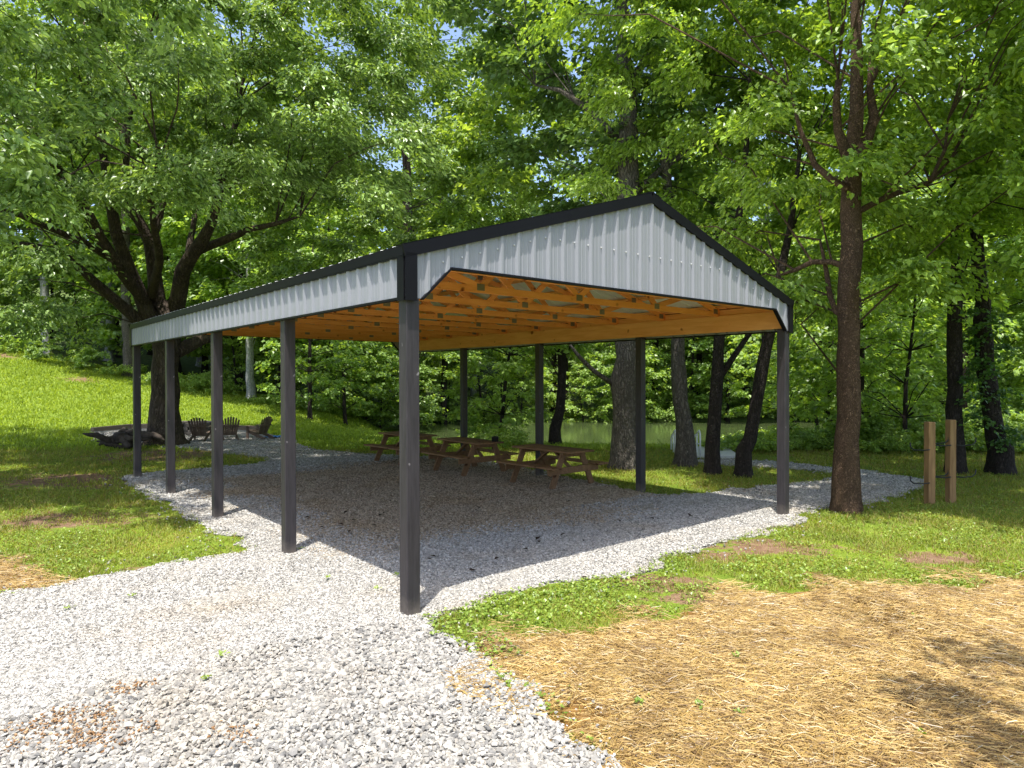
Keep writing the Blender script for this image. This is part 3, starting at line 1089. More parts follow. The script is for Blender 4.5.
# ------------------------------------------------------------------ adirondack chairs
def make_chair(label):
    """faces +y"""
    t = thing('adirondack_chair', label, 'chair', group='slatted garden chairs by the fire pit')
    mb = MB()
    for k in range(6):
        mb.bar((-0.27, 0.26 - k * 0.095, 0.37 - k * 0.028), (0.27, 0.26 - k * 0.095, 0.37 - k * 0.028), 0.08, 0.02, (0, -0.28, 1))
    mb.obj('seat', M['chair'], t)
    mb = MB()
    for k in range(7):
        f = (k - 3) / 3
        tl = 0.80 * (1 - 0.16 * f * f)
        x0, x1 = f * 0.22, f * 0.31
        mb.bar((x0, -0.22, 0.22), (x1, -0.22 - tl * 0.40, 0.22 + tl * 0.92), 0.07, 0.02, (0, 1, 0.4))
    mb.bar((-0.31, -0.41, 0.60), (0.31, -0.41, 0.60), 0.03, 0.07, (0, 0.4, 1))
    mb.obj('backrest', M['chair'], t)
    for sx in (-1, 1):
        MB().box((sx * 0.31, 0.27, 0.27), (0.035, 0.10, 0.56)).obj('front_leg', M['chair'], t)
        MB().bar((sx * 0.27, 0.33, 0.36), (sx * 0.27, -0.56, 0.03), 0.03, 0.12).obj('rear_leg', M['chair'], t)
        MB().box((sx * 0.34, -0.05, 0.565), (0.13, 0.74, 0.025)).obj('armrest', M['chair'], t, bevel=0.004)
    return t


ch0 = make_chair('leftmost slatted garden chair with its back to the pavilion')
fire_c = un(186, 431)
for k, (px, py, rz, lab) in enumerate([(201, 441.5, 0.15, ch0['label']), (229, 440.5, 0.55, 'middle slatted garden chair, turned towards the fire pit'), (258, 439.5, 1.25, 'rightmost slatted garden chair, seen from its side beside a blue cloth')]):
    c = ch0 if k == 0 else copy_tree(ch0)
    q = un(px, py)
    c.location = (q[0], q[1], float(T(*q)) + 0.02)
    c.rotation_euler = (0, 0, rz)
    c.scale = (0.92, 0.92, 0.92)
    c['label'] = lab
# fire pit: ring of stacked block
q = un(190, 433)
fp = thing('fire_pit', 'low stone block fire pit ring beside the big tree trunk', 'fire pit', (q[0], q[1], float(T(*q))))
rs = random.Random(4)
for row in range(3):
    mb = MB()
    for k in range(16):
        a = 2 * PI * (k + 0.5 * (row % 2)) / 16
        Mx = Matrix.Rotation(a, 3, 'Z')
        mb.box((0.82 * math.cos(a), 0.82 * math.sin(a), 0.075 + row * 0.15), (0.22 + rs.uniform(-.02, .02), 0.30, 0.142), Mx)
    mb.obj('stone_course', M['stone'], fp, bevel=0.012)
# timber edging behind the fire pit
e_pts = [un(92, 432.5), un(130, 428.5), un(196, 427.5), un(264, 431)]
ed = thing('timber_edging', 'weathered timber edging along the back of the fire pit gravel', 'edging')
for p, q in zip(e_pts[:-1], e_pts[1:]):
    MB().bar((p[0], p[1], float(T(*p)) + 0.09), (q[0], q[1], float(T(*q)) + 0.09), 0.16, 0.2).obj('timber', M['sleeper'], ed, bevel=0.01)
# driftwood heap
q = un(122, 449)
for kk, (dx, dy, sc_, lab) in enumerate([(0, 0, 1.0, 'dark gnarled stump and root heap left of the big tree'), (0.25, 1.5, 0.8, 'bare forked driftwood branch lying behind the root heap')]):
    dw = thing('driftwood', lab, 'driftwood', (q[0] + dx, q[1] + dy, float(T(*q))))
    mb = MB()
    rs2 = random.Random(9 + kk)
    if kk == 0:
        for k in range(12):
            a = rs2.uniform(-0.9, 0.9) + (PI if k % 2 else 0)
            p = Vector((rs2.uniform(-.5, .6), rs2.uniform(-.2, .2), rs2.uniform(0.05, 0.5)))
            pts = [p]
            for j in range(4):
                p = p + Vector((math.cos(a) * 0.2, math.sin(a) * 0.15 + rs2.uniform(-.1, .1), rs2.uniform(-.13, .12)))
                p.z = max(p.z, 0.04)
                pts.append(p.copy())
            r0 = rs2.uniform(0.08, 0.17)
            mb.tube(pts, [r0, r0 * 0.9, r0 * 0.7, r0 * 0.5, r0 * 0.2], 8, True, 0.15, rs2)
    else:
        mb.tube([(-1.0, 0, 0.3), (-.4, 0.05, 0.34), (0.3, 0, 0.32), (1.0, 0, 0.3)], [0.05, 0.08, 0.1, 0.11], 8, True, 0.15, rs2)
        mb.tube([(-1.0, 0, 0.3), (-1.02, 0, 0.55)], [0.045, 0.02], 6)
        mb.tube([(0.3, 0, 0.32), (-.2, -.3, 0.2), (-.8, -.4, 0.08)], [0.08, 0.06, 0.03], 7)
        mb.tube([(0.5, 0, 0.3), (0.7, -.2, 0.03)], [0.07, 0.05], 7)
        mb.tube([(0.8, 0, 0.3), (0.9, .2, 0.03)], [0.07, 0.05], 7)
        mb.tube([(-.4, .05, 0.34), (-.45, .3, 0.03)], [0.06, 0.04], 7)
    mb.obj('wood', M['driftwood'], dw, True)
# blue cloth by the right chair
q = un(273, 438.5)
n_ = 12
V = []
rs3 = random.Random(3)
for i in range(n_):
    for j in range(n_):
        V.append((q[0] + (i / (n_ - 1) - 0.5) * 0.6, q[1] + (j / (n_ - 1) - 0.5) * 0.5, float(T(*q)) + 0.04 + abs(math.sin(i * 0.9 + j * 0.6)) * 0.07))
tag(MB().add(V, [(i * n_ + j, (i + 1) * n_ + j, (i + 1) * n_ + j + 1, i * n_ + j + 1) for i in range(n_ - 1) for j in range(n_ - 1)]).obj('cloth', M['blue'], None, True), 'crumpled blue cloth on the gravel beside the rightmost chair', 'cloth')

# ------------------------------------------------------------------ boat rack posts
for k, (px, py, pt_, wpx, lab) in enumerate([(929.5, 505, 422, 7.4, 'left rack post, square treated timber with black metal arms'), (950.5, 503.5, 420, 7.0, 'right rack post, slightly farther, with a hooked lower arm')]):
    q = un(px, py)
    dd = q[1]
    h = (py - pt_) / F * dd
    rk = thing('rack_post', lab, 'post', (q[0], q[1], 0), 0.12, 'timber posts of the boat rack')
    w_ = wpx / F * dd
    MB().box((0, 0, h / 2 - 0.1), (w_, w_, h + 0.2)).obj('timber', M['rackpost'], rk, bevel=0.008)
    arms = [(0.33, 0.0), (0.73, 0.0)] if k == 0 else [(0.30, 0), (0.68, 0)]
    for j, (u, _) in enumerate(arms):
        z = h * (1 - u)
        for sx in (-1, 1):
            ln = 0.30
            pts = [(sx * w_ * 0.45, -w_ * 0.5 - 0.012, z), (sx * (w_ * 0.5 + 0.1), -w_ * 0.5 - 0.012, z - 0.01), (sx * (w_ * 0.5 + ln), -w_ * 0.5 - 0.012, z), (sx * (w_ * 0.5 + ln + 0.06), -w_ * 0.5 - 0.012, z + 0.05), (sx * (w_ * 0.5 + ln + 0.07), -w_ * 0.5 - 0.012, z + 0.13)]
            if k == 0 and sx == 1:
                pts = [(p[0], w_ * 0.5 + 0.012, p[2] + 0.1) for p in pts]
            MB().tube(pts, 0.011, 8).obj('arm', M['iron'], rk, True)

# ------------------------------------------------------------------ dock with railing
q = un(692, 459)
dk = thing('floating_dock', 'small pale dock with white tube railings at the river edge', 'dock', (q[0], q[1], float(T(*q)) + 0.1), -0.15)
dk.scale = (0.8, 0.8, 0.8)
MB().box((0.7, 1.6, -0.05), (1.9, 3.0, 0.12)).obj('deck', M['dockdeck'], dk, bevel=0.02)
for sx in (-0.55, 0.28):
    mb = MB()
    mb.tube([(sx, 0.0, 0), (sx, 0.05, 0.75), (sx, 0.3, 0.85), (sx, 1.6, 0.55), (sx, 1.9, 0.4), (sx, 1.9, 0)], 0.03, 8)
    mb.tube([(sx, 0.95, 0), (sx, 0.95, 0.7)], 0.025, 8)
    mb.tube([(sx, 0.03, 0.4), (sx, 1.9, 0.25)], 0.022, 8)
    mb.obj('railing', M['white'], dk, True)
MB().box((-0.55, 0.0, 0.36), (0.09, 0.09, 0.75)).obj('end_post', M['white'], dk, bevel=0.01)

# ------------------------------------------------------------------ trees
def crown_mesh(name, C, R, per, leaf_len, r, mat, axis=(0, 0), six=False, wr=0.36, flat=0.5, droop=0.3, tw_n=9):
    N = len(C)
    C = np.asarray(C, float)
    R = np.asarray(R, float)
    nt = N * tw_n
    ci = np.repeat(np.arange(N), tw_n)
    out = np.arctan2(C[ci, 1] - axis[1], C[ci, 0] - axis[0])
    taz = out + r.normal(0, 1.05, nt)
    tel = r.uniform(-0.25, 0.75, nt)
    tl = R[ci] * r.uniform(0.6, 1.15, nt)
    td = np.stack([np.cos(taz) * np.cos(tel), np.sin(taz) * np.cos(tel), np.sin(tel) * flat * 1.6], 1)
    pl = max(2, per // tw_n)
    ti = np.repeat(np.arange(nt), pl)
    n = len(ti)
    t = r.uniform(0.15, 1.0, n)
    Lr = tl[ti]
    pos = C[ci[ti]] + td[ti] * (Lr * t)[:, None]
    pos[:, 2] -= droop * Lr * t * t
    pos += r.normal(0, 1, (n, 3)) * (0.11 * R[ci[ti]])[:, None] * [1, 1, 0.6]
    side = np.where(r.uniform(0, 1, n) < 0.5, -1, 1)
    az = taz[ti] + side * r.uniform(0.05, 1.0, n)
    el = -r.uniform(0.0, 1.05, n) + 0.05
    d = np.stack([np.cos(az) * np.cos(el), np.sin(az) * np.cos(el), np.sin(el)], 1)
    s0 = unit(np.cross(d, [0, 0, 1.0]))
    n0 = np.cross(s0, d)
    roll = r.normal(0, 0.55, n)
    s_ = s0 * np.cos(roll)[:, None] + n0 * np.sin(roll)[:, None]
    Ll = leaf_len * r.uniform(0.65, 1.25, n)
    return leaves_mesh(name, pos, d, s_, Ll, Ll * wr, 0.3, mat, six)


def spaced(n, sampler, mind, r, tries=30):
    out = []
    for _ in range(n * tries):
        p = sampler()
        if p is None:
            continue
        if all((p[0] - q[0]) ** 2 + (p[1] - q[1]) ** 2 + 1.6 * (p[2] - q[2]) ** 2 > mind * mind for q in out):
            out.append(p)
            if len(out) >= n:
                break
    return np.array(out)


def twig_links(mb, C, nodes, r, frac=1.0, r0=0.035, maxd=6.0):
    """thin branches from the nearest skeleton node to leaf clumps"""
    nodes = np.asarray(nodes)
    used = np.zeros(len(nodes))
    for c in C:
        if r.uniform() > frac:
            continue
        # prefer lower nodes
        dd = np.linalg.norm(nodes - c, axis=1) + 0.8 * np.maximum(nodes[:, 2] - c[2] + 0.5, 0) + 0.9 * used
        k = int(np.argmin(dd))
        used[max(0, k - 1):k + 2] += 0.5
        used[k] += 0.5
        p = nodes[k]
        if np.linalg.norm(p - c) > maxd:
            continue
        mid = (p * 0.5 + c * 0.5) + np.array([r.normal(0, 0.2), r.normal(0, 0.2), 0.25 * np.linalg.norm(p - c) * 0.4])
        mid2 = mid * 0.5 + c * 0.5 + r.normal(0, 0.1, 3)
        mb.tube([p, mid, mid2, c], [r0, r0 * 0.75, r0 * 0.5, r0 * 0.2], 5, False)


def densify(pts, rad, step, r, wob=0.05):
    P_, R_ = [np.array(pts[0], float)], [rad[0]]
    for a, b, ra, rb in zip(pts[:-1], pts[1:], rad[:-1], rad[1:]):
        a, b = np.array(a, float), np.array(b, float)
        k = max(1, int(np.linalg.norm(b - a) / step))
        for j in range(1, k + 1):
            t = j / k
            P_.append(a + (b - a) * t + r.normal(0, wob, 3) * (ra + rb) * (1 if j < k else 0.3))
            R_.append((ra + (rb - ra) * t) * (1 + r.normal(0, 0.03)))
    return P_, R_


def flare(base, r0, g=1.0):
    """extra first rings for a root flare"""
    b = np.array(base, float)
    return [b + [0, 0, -0.25], b + [0, 0, 0.0], b + [0, 0, 0.22], b + [0, 0, 0.6]], [r0 * (1 + 0.75 * g), r0 * (1 + 0.5 * g), r0 * (1 + 0.2 * g), r0 * (1 + 0.06 * g)]


def trunk_tube(mb, pts, rad, r, sides=16, step=0.45, do_flare=True, fl=1.0):
    P_, R_ = densify(pts, rad, step, r)
    if do_flare:
        fp_, fr_ = flare(pts[0], rad[0], fl)
        P_ = fp_ + [p for p in P_ if p[2] > pts[0][2] + 0.75]
        R_ = fr_ + R_[len(R_) - (len(P_) - len(fp_)):]
    rs_ = random.Random(int(r.integers(1e6)))
    # flutes that run along the trunk: angular radius profile, shared by all rings
    ph = [rs_.uniform(0, 6.28) for _ in range(3)]
    k0 = len(mb.v)
    mb.tube(P_, R_, sides, True)
    for i, (p, q) in enumerate(zip(P_, R_)):
        z = i / max(1, len(P_) - 1)
        for j in range(sides):
            a = 2 * PI * j / sides
            base_amp = 0.05 + (0.14 * max(0, 1 - i / 3.0) if do_flare else 0)
            f_ = 1 + base_amp * (math.sin(5 * a + ph[0]) * 0.6 + math.sin(3 * a + ph[1] + i * 0.15) * 0.6) + rs_.uniform(-0.02, 0.02)
            vv = np.array(mb.v[k0 + i * sides + j])
            mb.v[k0 + i * sides + j] = tuple(p + (vv - p) * f_)
    return P_


# ---- the big multi-stemmed tree on the left
def big_left_tree():
    r = np.random.default_rng(101)
    b = un(165, 445)
    D = b[1]
    z0 = float(T(*b))
    root = thing('maple_tree', 'huge multi stemmed broadleaf tree left of the pavilion behind its far corner', 'tree', (b[0], b[1], z0))
    o = np.array([b[0], b[1], z0])
    mb = MB()
    nodes = []

    def limb(px, rad, d0, d1, fl=False, sides=12):
        k = len(px)
        pts = [pd(x, y, D + d0 + (d1 - d0) * i / (k - 1)) - o for i, (x, y) in enumerate(px)]
        if fl:
            pts[0] = np.array([0, 0, 0.0])
        P_ = trunk_tube(mb, pts, rad, r, sides, 0.5, fl)
        nodes.extend(P_[4:] if fl else P_)
        return pts
    limb([(165, 445), (164, 410), (165, 370), (166, 340), (168, 318), (170, 300)], [0.52, 0.45, 0.43, 0.45, 0.44, 0.3], 0, 0, True, 20)
    limb([(158, 330), (147, 312), (136, 285), (126, 262), (117, 235), (111, 205), (104, 160), (90, 90), (84, 20)], [0.28, 0.25, 0.22, 0.2, 0.18, 0.16, 0.12, 0.08, 0.03], -0.2, -2.5)
    limb([(152, 330), (134, 316), (118, 302), (100, 287), (84, 272), (62, 252), (30, 246), (0, 243), (-50, 236), (-120, 215)], [0.2, 0.2, 0.18, 0.15, 0.13, 0.12, 0.10, 0.09, 0.07, 0.03], -0.2, -4.5)
    limb([(116, 262), (100, 252), (84, 242), (50, 228), (20, 215), (-20, 205), (-90, 180)], [0.12, 0.11, 0.10, 0.09, 0.08, 0.06, 0.03], -1.0, -5)
    limb([(163, 325), (157, 295), (153, 265), (150, 243), (143, 228), (133, 210), (124, 190), (128, 130), (140, 60)], [0.3, 0.26, 0.22, 0.2, 0.17, 0.15, 0.12, 0.08, 0.03], 0.1, -1.5)
    limb([(150, 245), (158, 225), (165, 190), (168, 140)], [0.13, 0.11, 0.08, 0.03], 0.1, 1.5)
    limb([(172, 325), (178, 298), (183, 272), (190, 258), (203, 240), (212, 222), (222, 180), (236, 120), (245, 70)], [0.3, 0.27, 0.25, 0.23, 0.2, 0.16, 0.11, 0.07, 0.03], 0.1, -2.0)
    limb([(196, 252), (212, 245), (232, 237), (250, 229), (275, 224), (300, 216)], [0.15, 0.14, 0.12, 0.1, 0.07, 0.03], 0, -2.5)
    limb([(178, 300), (186, 270), (190, 240), (200, 190), (205, 150)], [0.18, 0.14, 0.11, 0.07, 0.03], 0.3, 3)
    limb([(176, 352), (188, 346), (200, 340), (214, 335), (235, 322), (262, 300), (300, 280), (345, 268)], [0.26, 0.24, 0.22, 0.2, 0.16, 0.12, 0.09, 0.04], 0.2, 1.5)
    limb([(150, 300), (160, 260), (150, 200), (160, 150)], [0.16, 0.12, 0.08, 0.03], -0.3, -6.5)
    limb([(150, 310), (120, 270), (80, 200), (30, 130), (-30, 60)], [0.2, 0.17, 0.14, 0.1, 0.05], -0.3, -7)
    tr = mb.obj('trunk', M['bark_brown'], root, True)

    def samp():
        v = r.normal(0, 1, 3)
        v /= np.linalg.norm(v)
        rr = r.uniform(0.42, 1.0) ** 0.5
        p = v * rr * [10.0, 8.8, 8.2] + [-1.8, -6.0, 11.6]
        w = p + o
        if p[2] < 3.4 + 0.012 * (p[0] ** 2 + p[1] ** 2) * 0.5:
            return None
        # keep clear of the pavilion side and its sunlit roof
        la = (w[:2] - [X0, Y0]) @ AX
        lb = (w[:2] - [X0, Y0]) @ BX
        if la > -3.6 + 0.30 * (lb - 5.0) + 0.02 * w[2] and w[2] < 5.2 + 0.28 * min(lb - 3, 6):
            return None
        if la > -1.2 + 0.35 * max(lb - 5.5, -4) and w[1] < 17.5:
            return None
        if w[1] < 7.2 + 0.12 * (w[0] + 12) - 0.10 * (p[2] - 5):
            return None
        return p
    C = spaced(190, samp, 1.95, r, 40)

    def front():
        q = pd(r.uniform(-30, 400), r.uniform(-40, 200), D - r.uniform(2.5, 6.5)) - o
        w = q + o
        la = (w[:2] - [X0, Y0]) @ AX
        lb = (w[:2] - [X0, Y0]) @ BX
        if la > -1.2 + 0.35 * max(lb - 5.5, -4) and w[1] < 17.5:
            return None
        return q
    C = np.vstack([C, spaced(70, front, 1.6, r, 40)])
    Wc = C + o
    u_ = 512 + F * Wc[:, 0] / Wc[:, 1]
    v_ = 378 - F * (Wc[:, 2] - CH) / Wc[:, 1]
    C = C[~((u_ > 70) & (u_ < 275) & (v_ > 212) & (v_ < 345) & (C[:, 1] < 1.2))]
    R = r.uniform(0.95, 1.75, len(C))
    twig_links(mb, C, nodes, r, 0.7, 0.028, 5.0)
    me = mb.mesh('trunk', M['bark_brown'], True)
    tr.data = me
    cm = crown_mesh('crown', C, R, 860, 0.155, r, M['leaf_near'], (-1, 0), True, 0.27, 0.5, 0.42, 12)
    link(bpy.data.objects.new('crown', cm), root)


big_left_tree()


def crown_tree(label, px, py, trunk_px, rad, crown_c, crown_r, nclump, per, leaf, leafmat, barkmat, seed, name='broadleaf_tree', limbs=(), cr=(1.0, 1.6), group=None, keep=None, mind=1.5, six=False, wr=0.36, links=0.6, depth_slope=0.0, lr=0.04, droop=0.3, sides=14, flat=0.5, fl=0.7):
    """tree whose trunk follows pixels at the depth of its base; crown ellipsoid given relative to the base"""
    r = np.random.default_rng(seed)
    b = un(px, py)
    z0 = float(T(*b))
    root = thing(name, label, 'tree', (b[0], b[1], z0), 0, group)
    o = np.array([b[0], b[1], z0])
    mb = MB()
    pts = [np.zeros(3)] + [pd(x, y, b[1] + depth_slope * (i + 1)) - o for i, (x, y) in enumerate(trunk_px)]
    P_ = trunk_tube(mb, pts, rad, r, sides, 0.45, True, fl)
    nodes = [p for p in P_ if p[2] > 2.0]
    for lp, lrad, dd in limbs:
        q = [pd(x, y, b[1] + depth_slope * 2 + dd * i / (len(lp) - 1)) - o for i, (x, y) in enumerate(lp)]
        nodes.extend(trunk_tube(mb, q, lrad, r, 9, 0.5, False))
    cc, cR = np.array(crown_c, float), np.array(crown_r, float)

    def samp():
        v = r.normal(0, 1, 3)
        v /= np.linalg.norm(v)
        p = v * (r.uniform(0.25, 1.0) ** 0.5) * cR + cc
        if keep is not None and not keep(p, p + o):
            return None
        return p
    C = spaced(nclump, samp, mind, r, 40)
    R = r.uniform(cr[0], cr[1], len(C))
    twig_links(mb, C, nodes, r, links, lr * 0.5, 5.0)
    mb.obj('trunk', barkmat, root, True)
    link(bpy.data.objects.new('crown', crown_mesh('crown', C, R, per, leaf, r, leafmat, (cc[0], cc[1]), six, wr, flat, droop)), root)
    return root


def off_pavilion(m):
    """clear of the pavilion volume, and not shading its front"""
    def k(p, w):
        la = (w[:2] - [X0, Y0]) @ AX
        lb = (w[:2] - [X0, Y0]) @ BX
        if la < W + m and lb < L + m and w[2] < 5.6:
            return False
        # light travels (0.053, 0.262) per metre of fall
        z = max(w[2] - 3.4, 0)
        q = w[:2] + np.array([0.053, 0.262]) * z
        la = (q - [X0, Y0]) @ AX
        lb = (q - [X0, Y0]) @ BX
        if -0.8 < la < W + 0.9 and -0.8 < lb < 2.0:
            return False
        q = w[:2] + np.array([0.053, 0.262]) * w[2]
        if abs(q[0]) < 5.5 and q[1] < 10.4 and q[0] > -6:
            return False
        return True
    return k


# right foreground tree
crown_tree('tall sweetgum with flaky red brown trunk beside the gravel path, right of the pavilion', 846, 512,
           [(847, 440), (848, 360), (849, 280), (851, 210), (853, 160), (857, 110), (857, 50), (854, -20), (852, -90)], [0.215, 0.185, 0.175, 0.17, 0.162, 0.145, 0.11, 0.09, 0.06, 0.03],
           (0.2, 1.6, 9.4), (5.2, 4.2, 6.6), 150, 620, 0.125, M['leaf_right'], M['bark_red'], 202, 'sweetgum_tree',
           [([(853, 172), (845, 150), (838, 130), (836, 105), (838, 80)], [0.1, 0.09, 0.07, 0.06, 0.04], -0.3), ([(854, 168), (866, 145), (874, 118), (870, 90), (872, 40)], [0.1, 0.1, 0.08, 0.06, 0.03], 0.3),
            ([(848, 190), (830, 178), (815, 165), (800, 130), (790, 90)], [0.06, 0.06, 0.05, 0.04, 0.02], 0.8), ([(850, 268), (832, 262), (812, 262), (795, 270), (780, 275)], [0.06, 0.05, 0.05, 0.04, 0.02], 0.8),
            ([(846, 318), (836, 312), (830, 296), (826, 270), (820, 240)], [0.055, 0.05, 0.045, 0.04, 0.02], 0.5), ([(852, 215), (880, 200), (905, 190), (930, 182), (950, 160)], [0.06, 0.05, 0.05, 0.04, 0.02], 0.6),
            ([(930, 182), (945, 150), (948, 120)], [0.035, 0.03, 0.015], 0.4)],
           (0.9, 1.4), keep=lambda p, w: off_pavilion(1.2)(p, w) and not (w[0] + 0.053 * w[2] < 4.8 and 12.6 < w[1] + 0.262 * w[2] < 16.8) and p[2] > 3.6 + 0.10 * max(p[0], 0) and not (abs(p[0]) < 0.9 and p[1] < -0.2 and p[2] < 4.8), mind=1.25, six=True, wr=0.33, depth_slope=0.05, fl=0.5)

# tulip poplar with the thick pale trunk behind the roof
crown_tree('thickest pale grey trunked poplar between the back post and the river', 626, 468,
           [(626, 420), (626, 340), (627, 260), (628, 180), (627, 100), (624, 30), (620, -60)], [0.36, 0.33, 0.32, 0.30, 0.27, 0.22, 0.16, 0.06],
           (0.3, 2.6, 14.5), (5.2, 4.3, 8.0), 105, 300, 0.21, M['leaf_mid'], M['bark_grey'], 203, 'poplar_tree',
           [([(628, 200), (660, 170), (690, 150), (715, 110)], [0.1, 0.08, 0.06, 0.03], 1), ([(626, 150), (590, 110), (560, 90), (535, 85)], [0.1, 0.08, 0.06, 0.03], 1), ([(613, 384), (595, 372), (580, 358), (570, 345)], [0.07, 0.06, 0.05, 0.03], -0.3),
            ([(626, 90), (650, 50), (670, 0)], [0.09, 0.07, 0.03], 0)],
           (0.9, 1.5), keep=lambda p, w: off_pavilion(0.8)(p, w) and p[2] > 6.4, mind=1.5, links=0.8)
crown_tree('leaning grey trunk standing beside the white dock railing', 686, 466, [(684, 420), (678, 360), (673, 300), (668, 220), (664, 120), (660, 20)], [0.24, 0.2, 0.18, 0.17, 0.14, 0.1, 0.05],
           (-0.5, 3.2, 13.0), (4.0, 3.6, 7.2), 46, 260, 0.21, M['leaf_mid'], M['bark_grey'], 204, 'poplar_tree', (), (0.9, 1.5), keep=lambda p, w: off_pavilion(0.8)(p, w) and p[2] > 5.5, mind=1.5)
crown_tree('slim dark trunk just right of the dock, leaning slightly right', 712, 474, [(714, 420), (718, 370), (720, 330), (730, 260), (745, 180), (750, 80)], [0.165, 0.15, 0.14, 0.12, 0.10, 0.07, 0.04],
           (0.9, 3.4, 8.8), (3.4, 3.0, 4.6), 40, 300, 0.17, M['leaf_far2'], M['bark_dark'], 205, 'broadleaf_tree', [([(718, 380), (735, 355), (752, 330), (765, 300)], [0.09, 0.07, 0.06, 0.03], 0.3)], (0.9, 1.4), keep=lambda p, w: off_pavilion(0.5)(p, w) and p[2] > 3.0, mind=1.4)
crown_tree('dark trunk leaning right, nearest the pavilion corner post', 744, 477, [(750, 440), (758, 395), (766, 350), (776, 300), (790, 230), (800, 150)], [0.17, 0.15, 0.14, 0.13, 0.11, 0.08, 0.04],
           (1.6, 3.4, 9.0), (3.4, 3.0, 4.6), 40, 300, 0.17, M['leaf_far2'], M['bark_dark'], 206, 'broadleaf_tree', (), (0.9, 1.4), keep=lambda p, w: off_pavilion(0.5)(p, w) and p[2] > 2.9, mind=1.4)
# right hand trees behind the rack
crown_tree('straight dark trunk directly behind the right rack post', 955, 474, [(955, 430), (954, 370), (955, 300), (957, 200), (958, 100)], [0.2, 0.17, 0.16, 0.15, 0.12, 0.06],
           (0.2, 0.5, 9.0), (3.6, 3.0, 5.0), 34, 300, 0.18, M['leaf_right'], M['bark_dark'], 207, 'broadleaf_tree', (), (0.9, 1.4), keep=lambda p, w: p[2] > 4.6, mind=1.4)
crown_tree('ivy hung dark trunk leaning left at the right edge', 1001, 474, [(996, 440), (989, 390), (984, 340), (978, 260), (970, 160)], [0.25, 0.21, 0.19, 0.18, 0.14, 0.06],
           (0.2, 0.8, 9.4), (3.8, 3.2, 5.2), 34, 300, 0.18, M['leaf_far'], M['bark_dark'], 208, 'broadleaf_tree', (), (0.9, 1.4), keep=lambda p, w: p[2] > 4.6, mind=1.4)
# ivy clothing that trunk
b = un(1001, 474)
r = np.random.default_rng(77)
C = np.array([pd(1000 - 16 * t + r.normal(0, 9), 440 - 130 * t, b[1] + r.normal(-0.15, 0.2)) for t in np.linspace(0, 1, 22)])
iv = link(bpy.data.objects.new('ivy', crown_mesh('ivy', C, np.full(len(C), 0.42), 90, 0.1, r, M['leaf_ivy'], (b[0], b[1]), False, 0.4, 0.5, 0.6)))
tag(iv, 'dark ivy wrapped round the leaning trunk at the right edge', 'ivy')
# slim trunks behind the tables
crown_tree('slim dark trunk at the water edge behind the far post', 555, 446, [(560, 410), (562, 370), (560, 330), (556, 260)], [0.2, 0.17, 0.15, 0.12, 0.06],
           (-0.2, 0.3, 9.0), (4.2, 3.6, 5.8), 60, 240, 0.24, M['leaf_far2'], M['bark_dark'], 209, 'broadleaf_tree', (), (1.0, 1.6), keep=lambda p, w: p[2] > 2.6, mind=1.5)
crown_tree('dark straight trunk behind the front corner post at the meadow foot', 444, 430, [(444, 390), (445, 350), (446, 280), (440, 180), (436, 60)], [0.30, 0.26, 0.24, 0.22, 0.17, 0.06],
           (0, 0, 15.0), (6.5, 6, 10.5), 100, 260, 0.30, M['leaf_far'], M['bark_dark'], 210, 'broadleaf_tree', (), (1.3, 2.1), keep=lambda p, w: p[2] > 4.6, mind=2.0)
crown_tree('pale grey pole-like trunk between the second and third posts', 251, 399, [(250, 370), (249, 330), (248, 280), (247, 250)], [0.28, 0.25, 0.22, 0.12, 0.05],
           (0, -0.5, 9.5), (5.0, 4.5, 6.0), 80, 260, 0.32, M['leaf_far'], M['bark_pale'], 211, 'broadleaf_tree', (), (1.2, 1.9), keep=lambda p, w: p[2] > 4.6, mind=1.7)
crown_tree('blue grey straight trunk at the top of the meadow left of the big tree', 129, 377, [(128, 350), (127, 310), (126, 230), (124, 100)], [0.36, 0.32, 0.30, 0.25, 0.12],
           (0, 0, 16.0), (6.5, 6, 9.5), 90, 260, 0.32, M['leaf_far'], M['bark_grey'], 212, 'broadleaf_tree', (), (1.4, 2.2), keep=lambda p, w: p[2] > 6.0, mind=2.0)
# the middle tree whose bright crown fills the gap over the roof
crown_tree('bright full crowned tree rising behind the long eave of the pavilion', 409, 439, [(409, 380), (409, 300), (408, 220), (405, 120), (400, 20)], [0.30, 0.26, 0.25, 0.22, 0.16, 0.06],
           (-1.0, -2.0, 13.0), (7.2, 6.4, 9.0), 200, 460, 0.19, M['leaf_near'], M['bark_dark'], 213, 'broadleaf_tree', (), (1.2, 1.9), keep=lambda p, w: off_pavilion(0.8)(p, w) and p[2] > 5.2, mind=1.75, links=0.7)

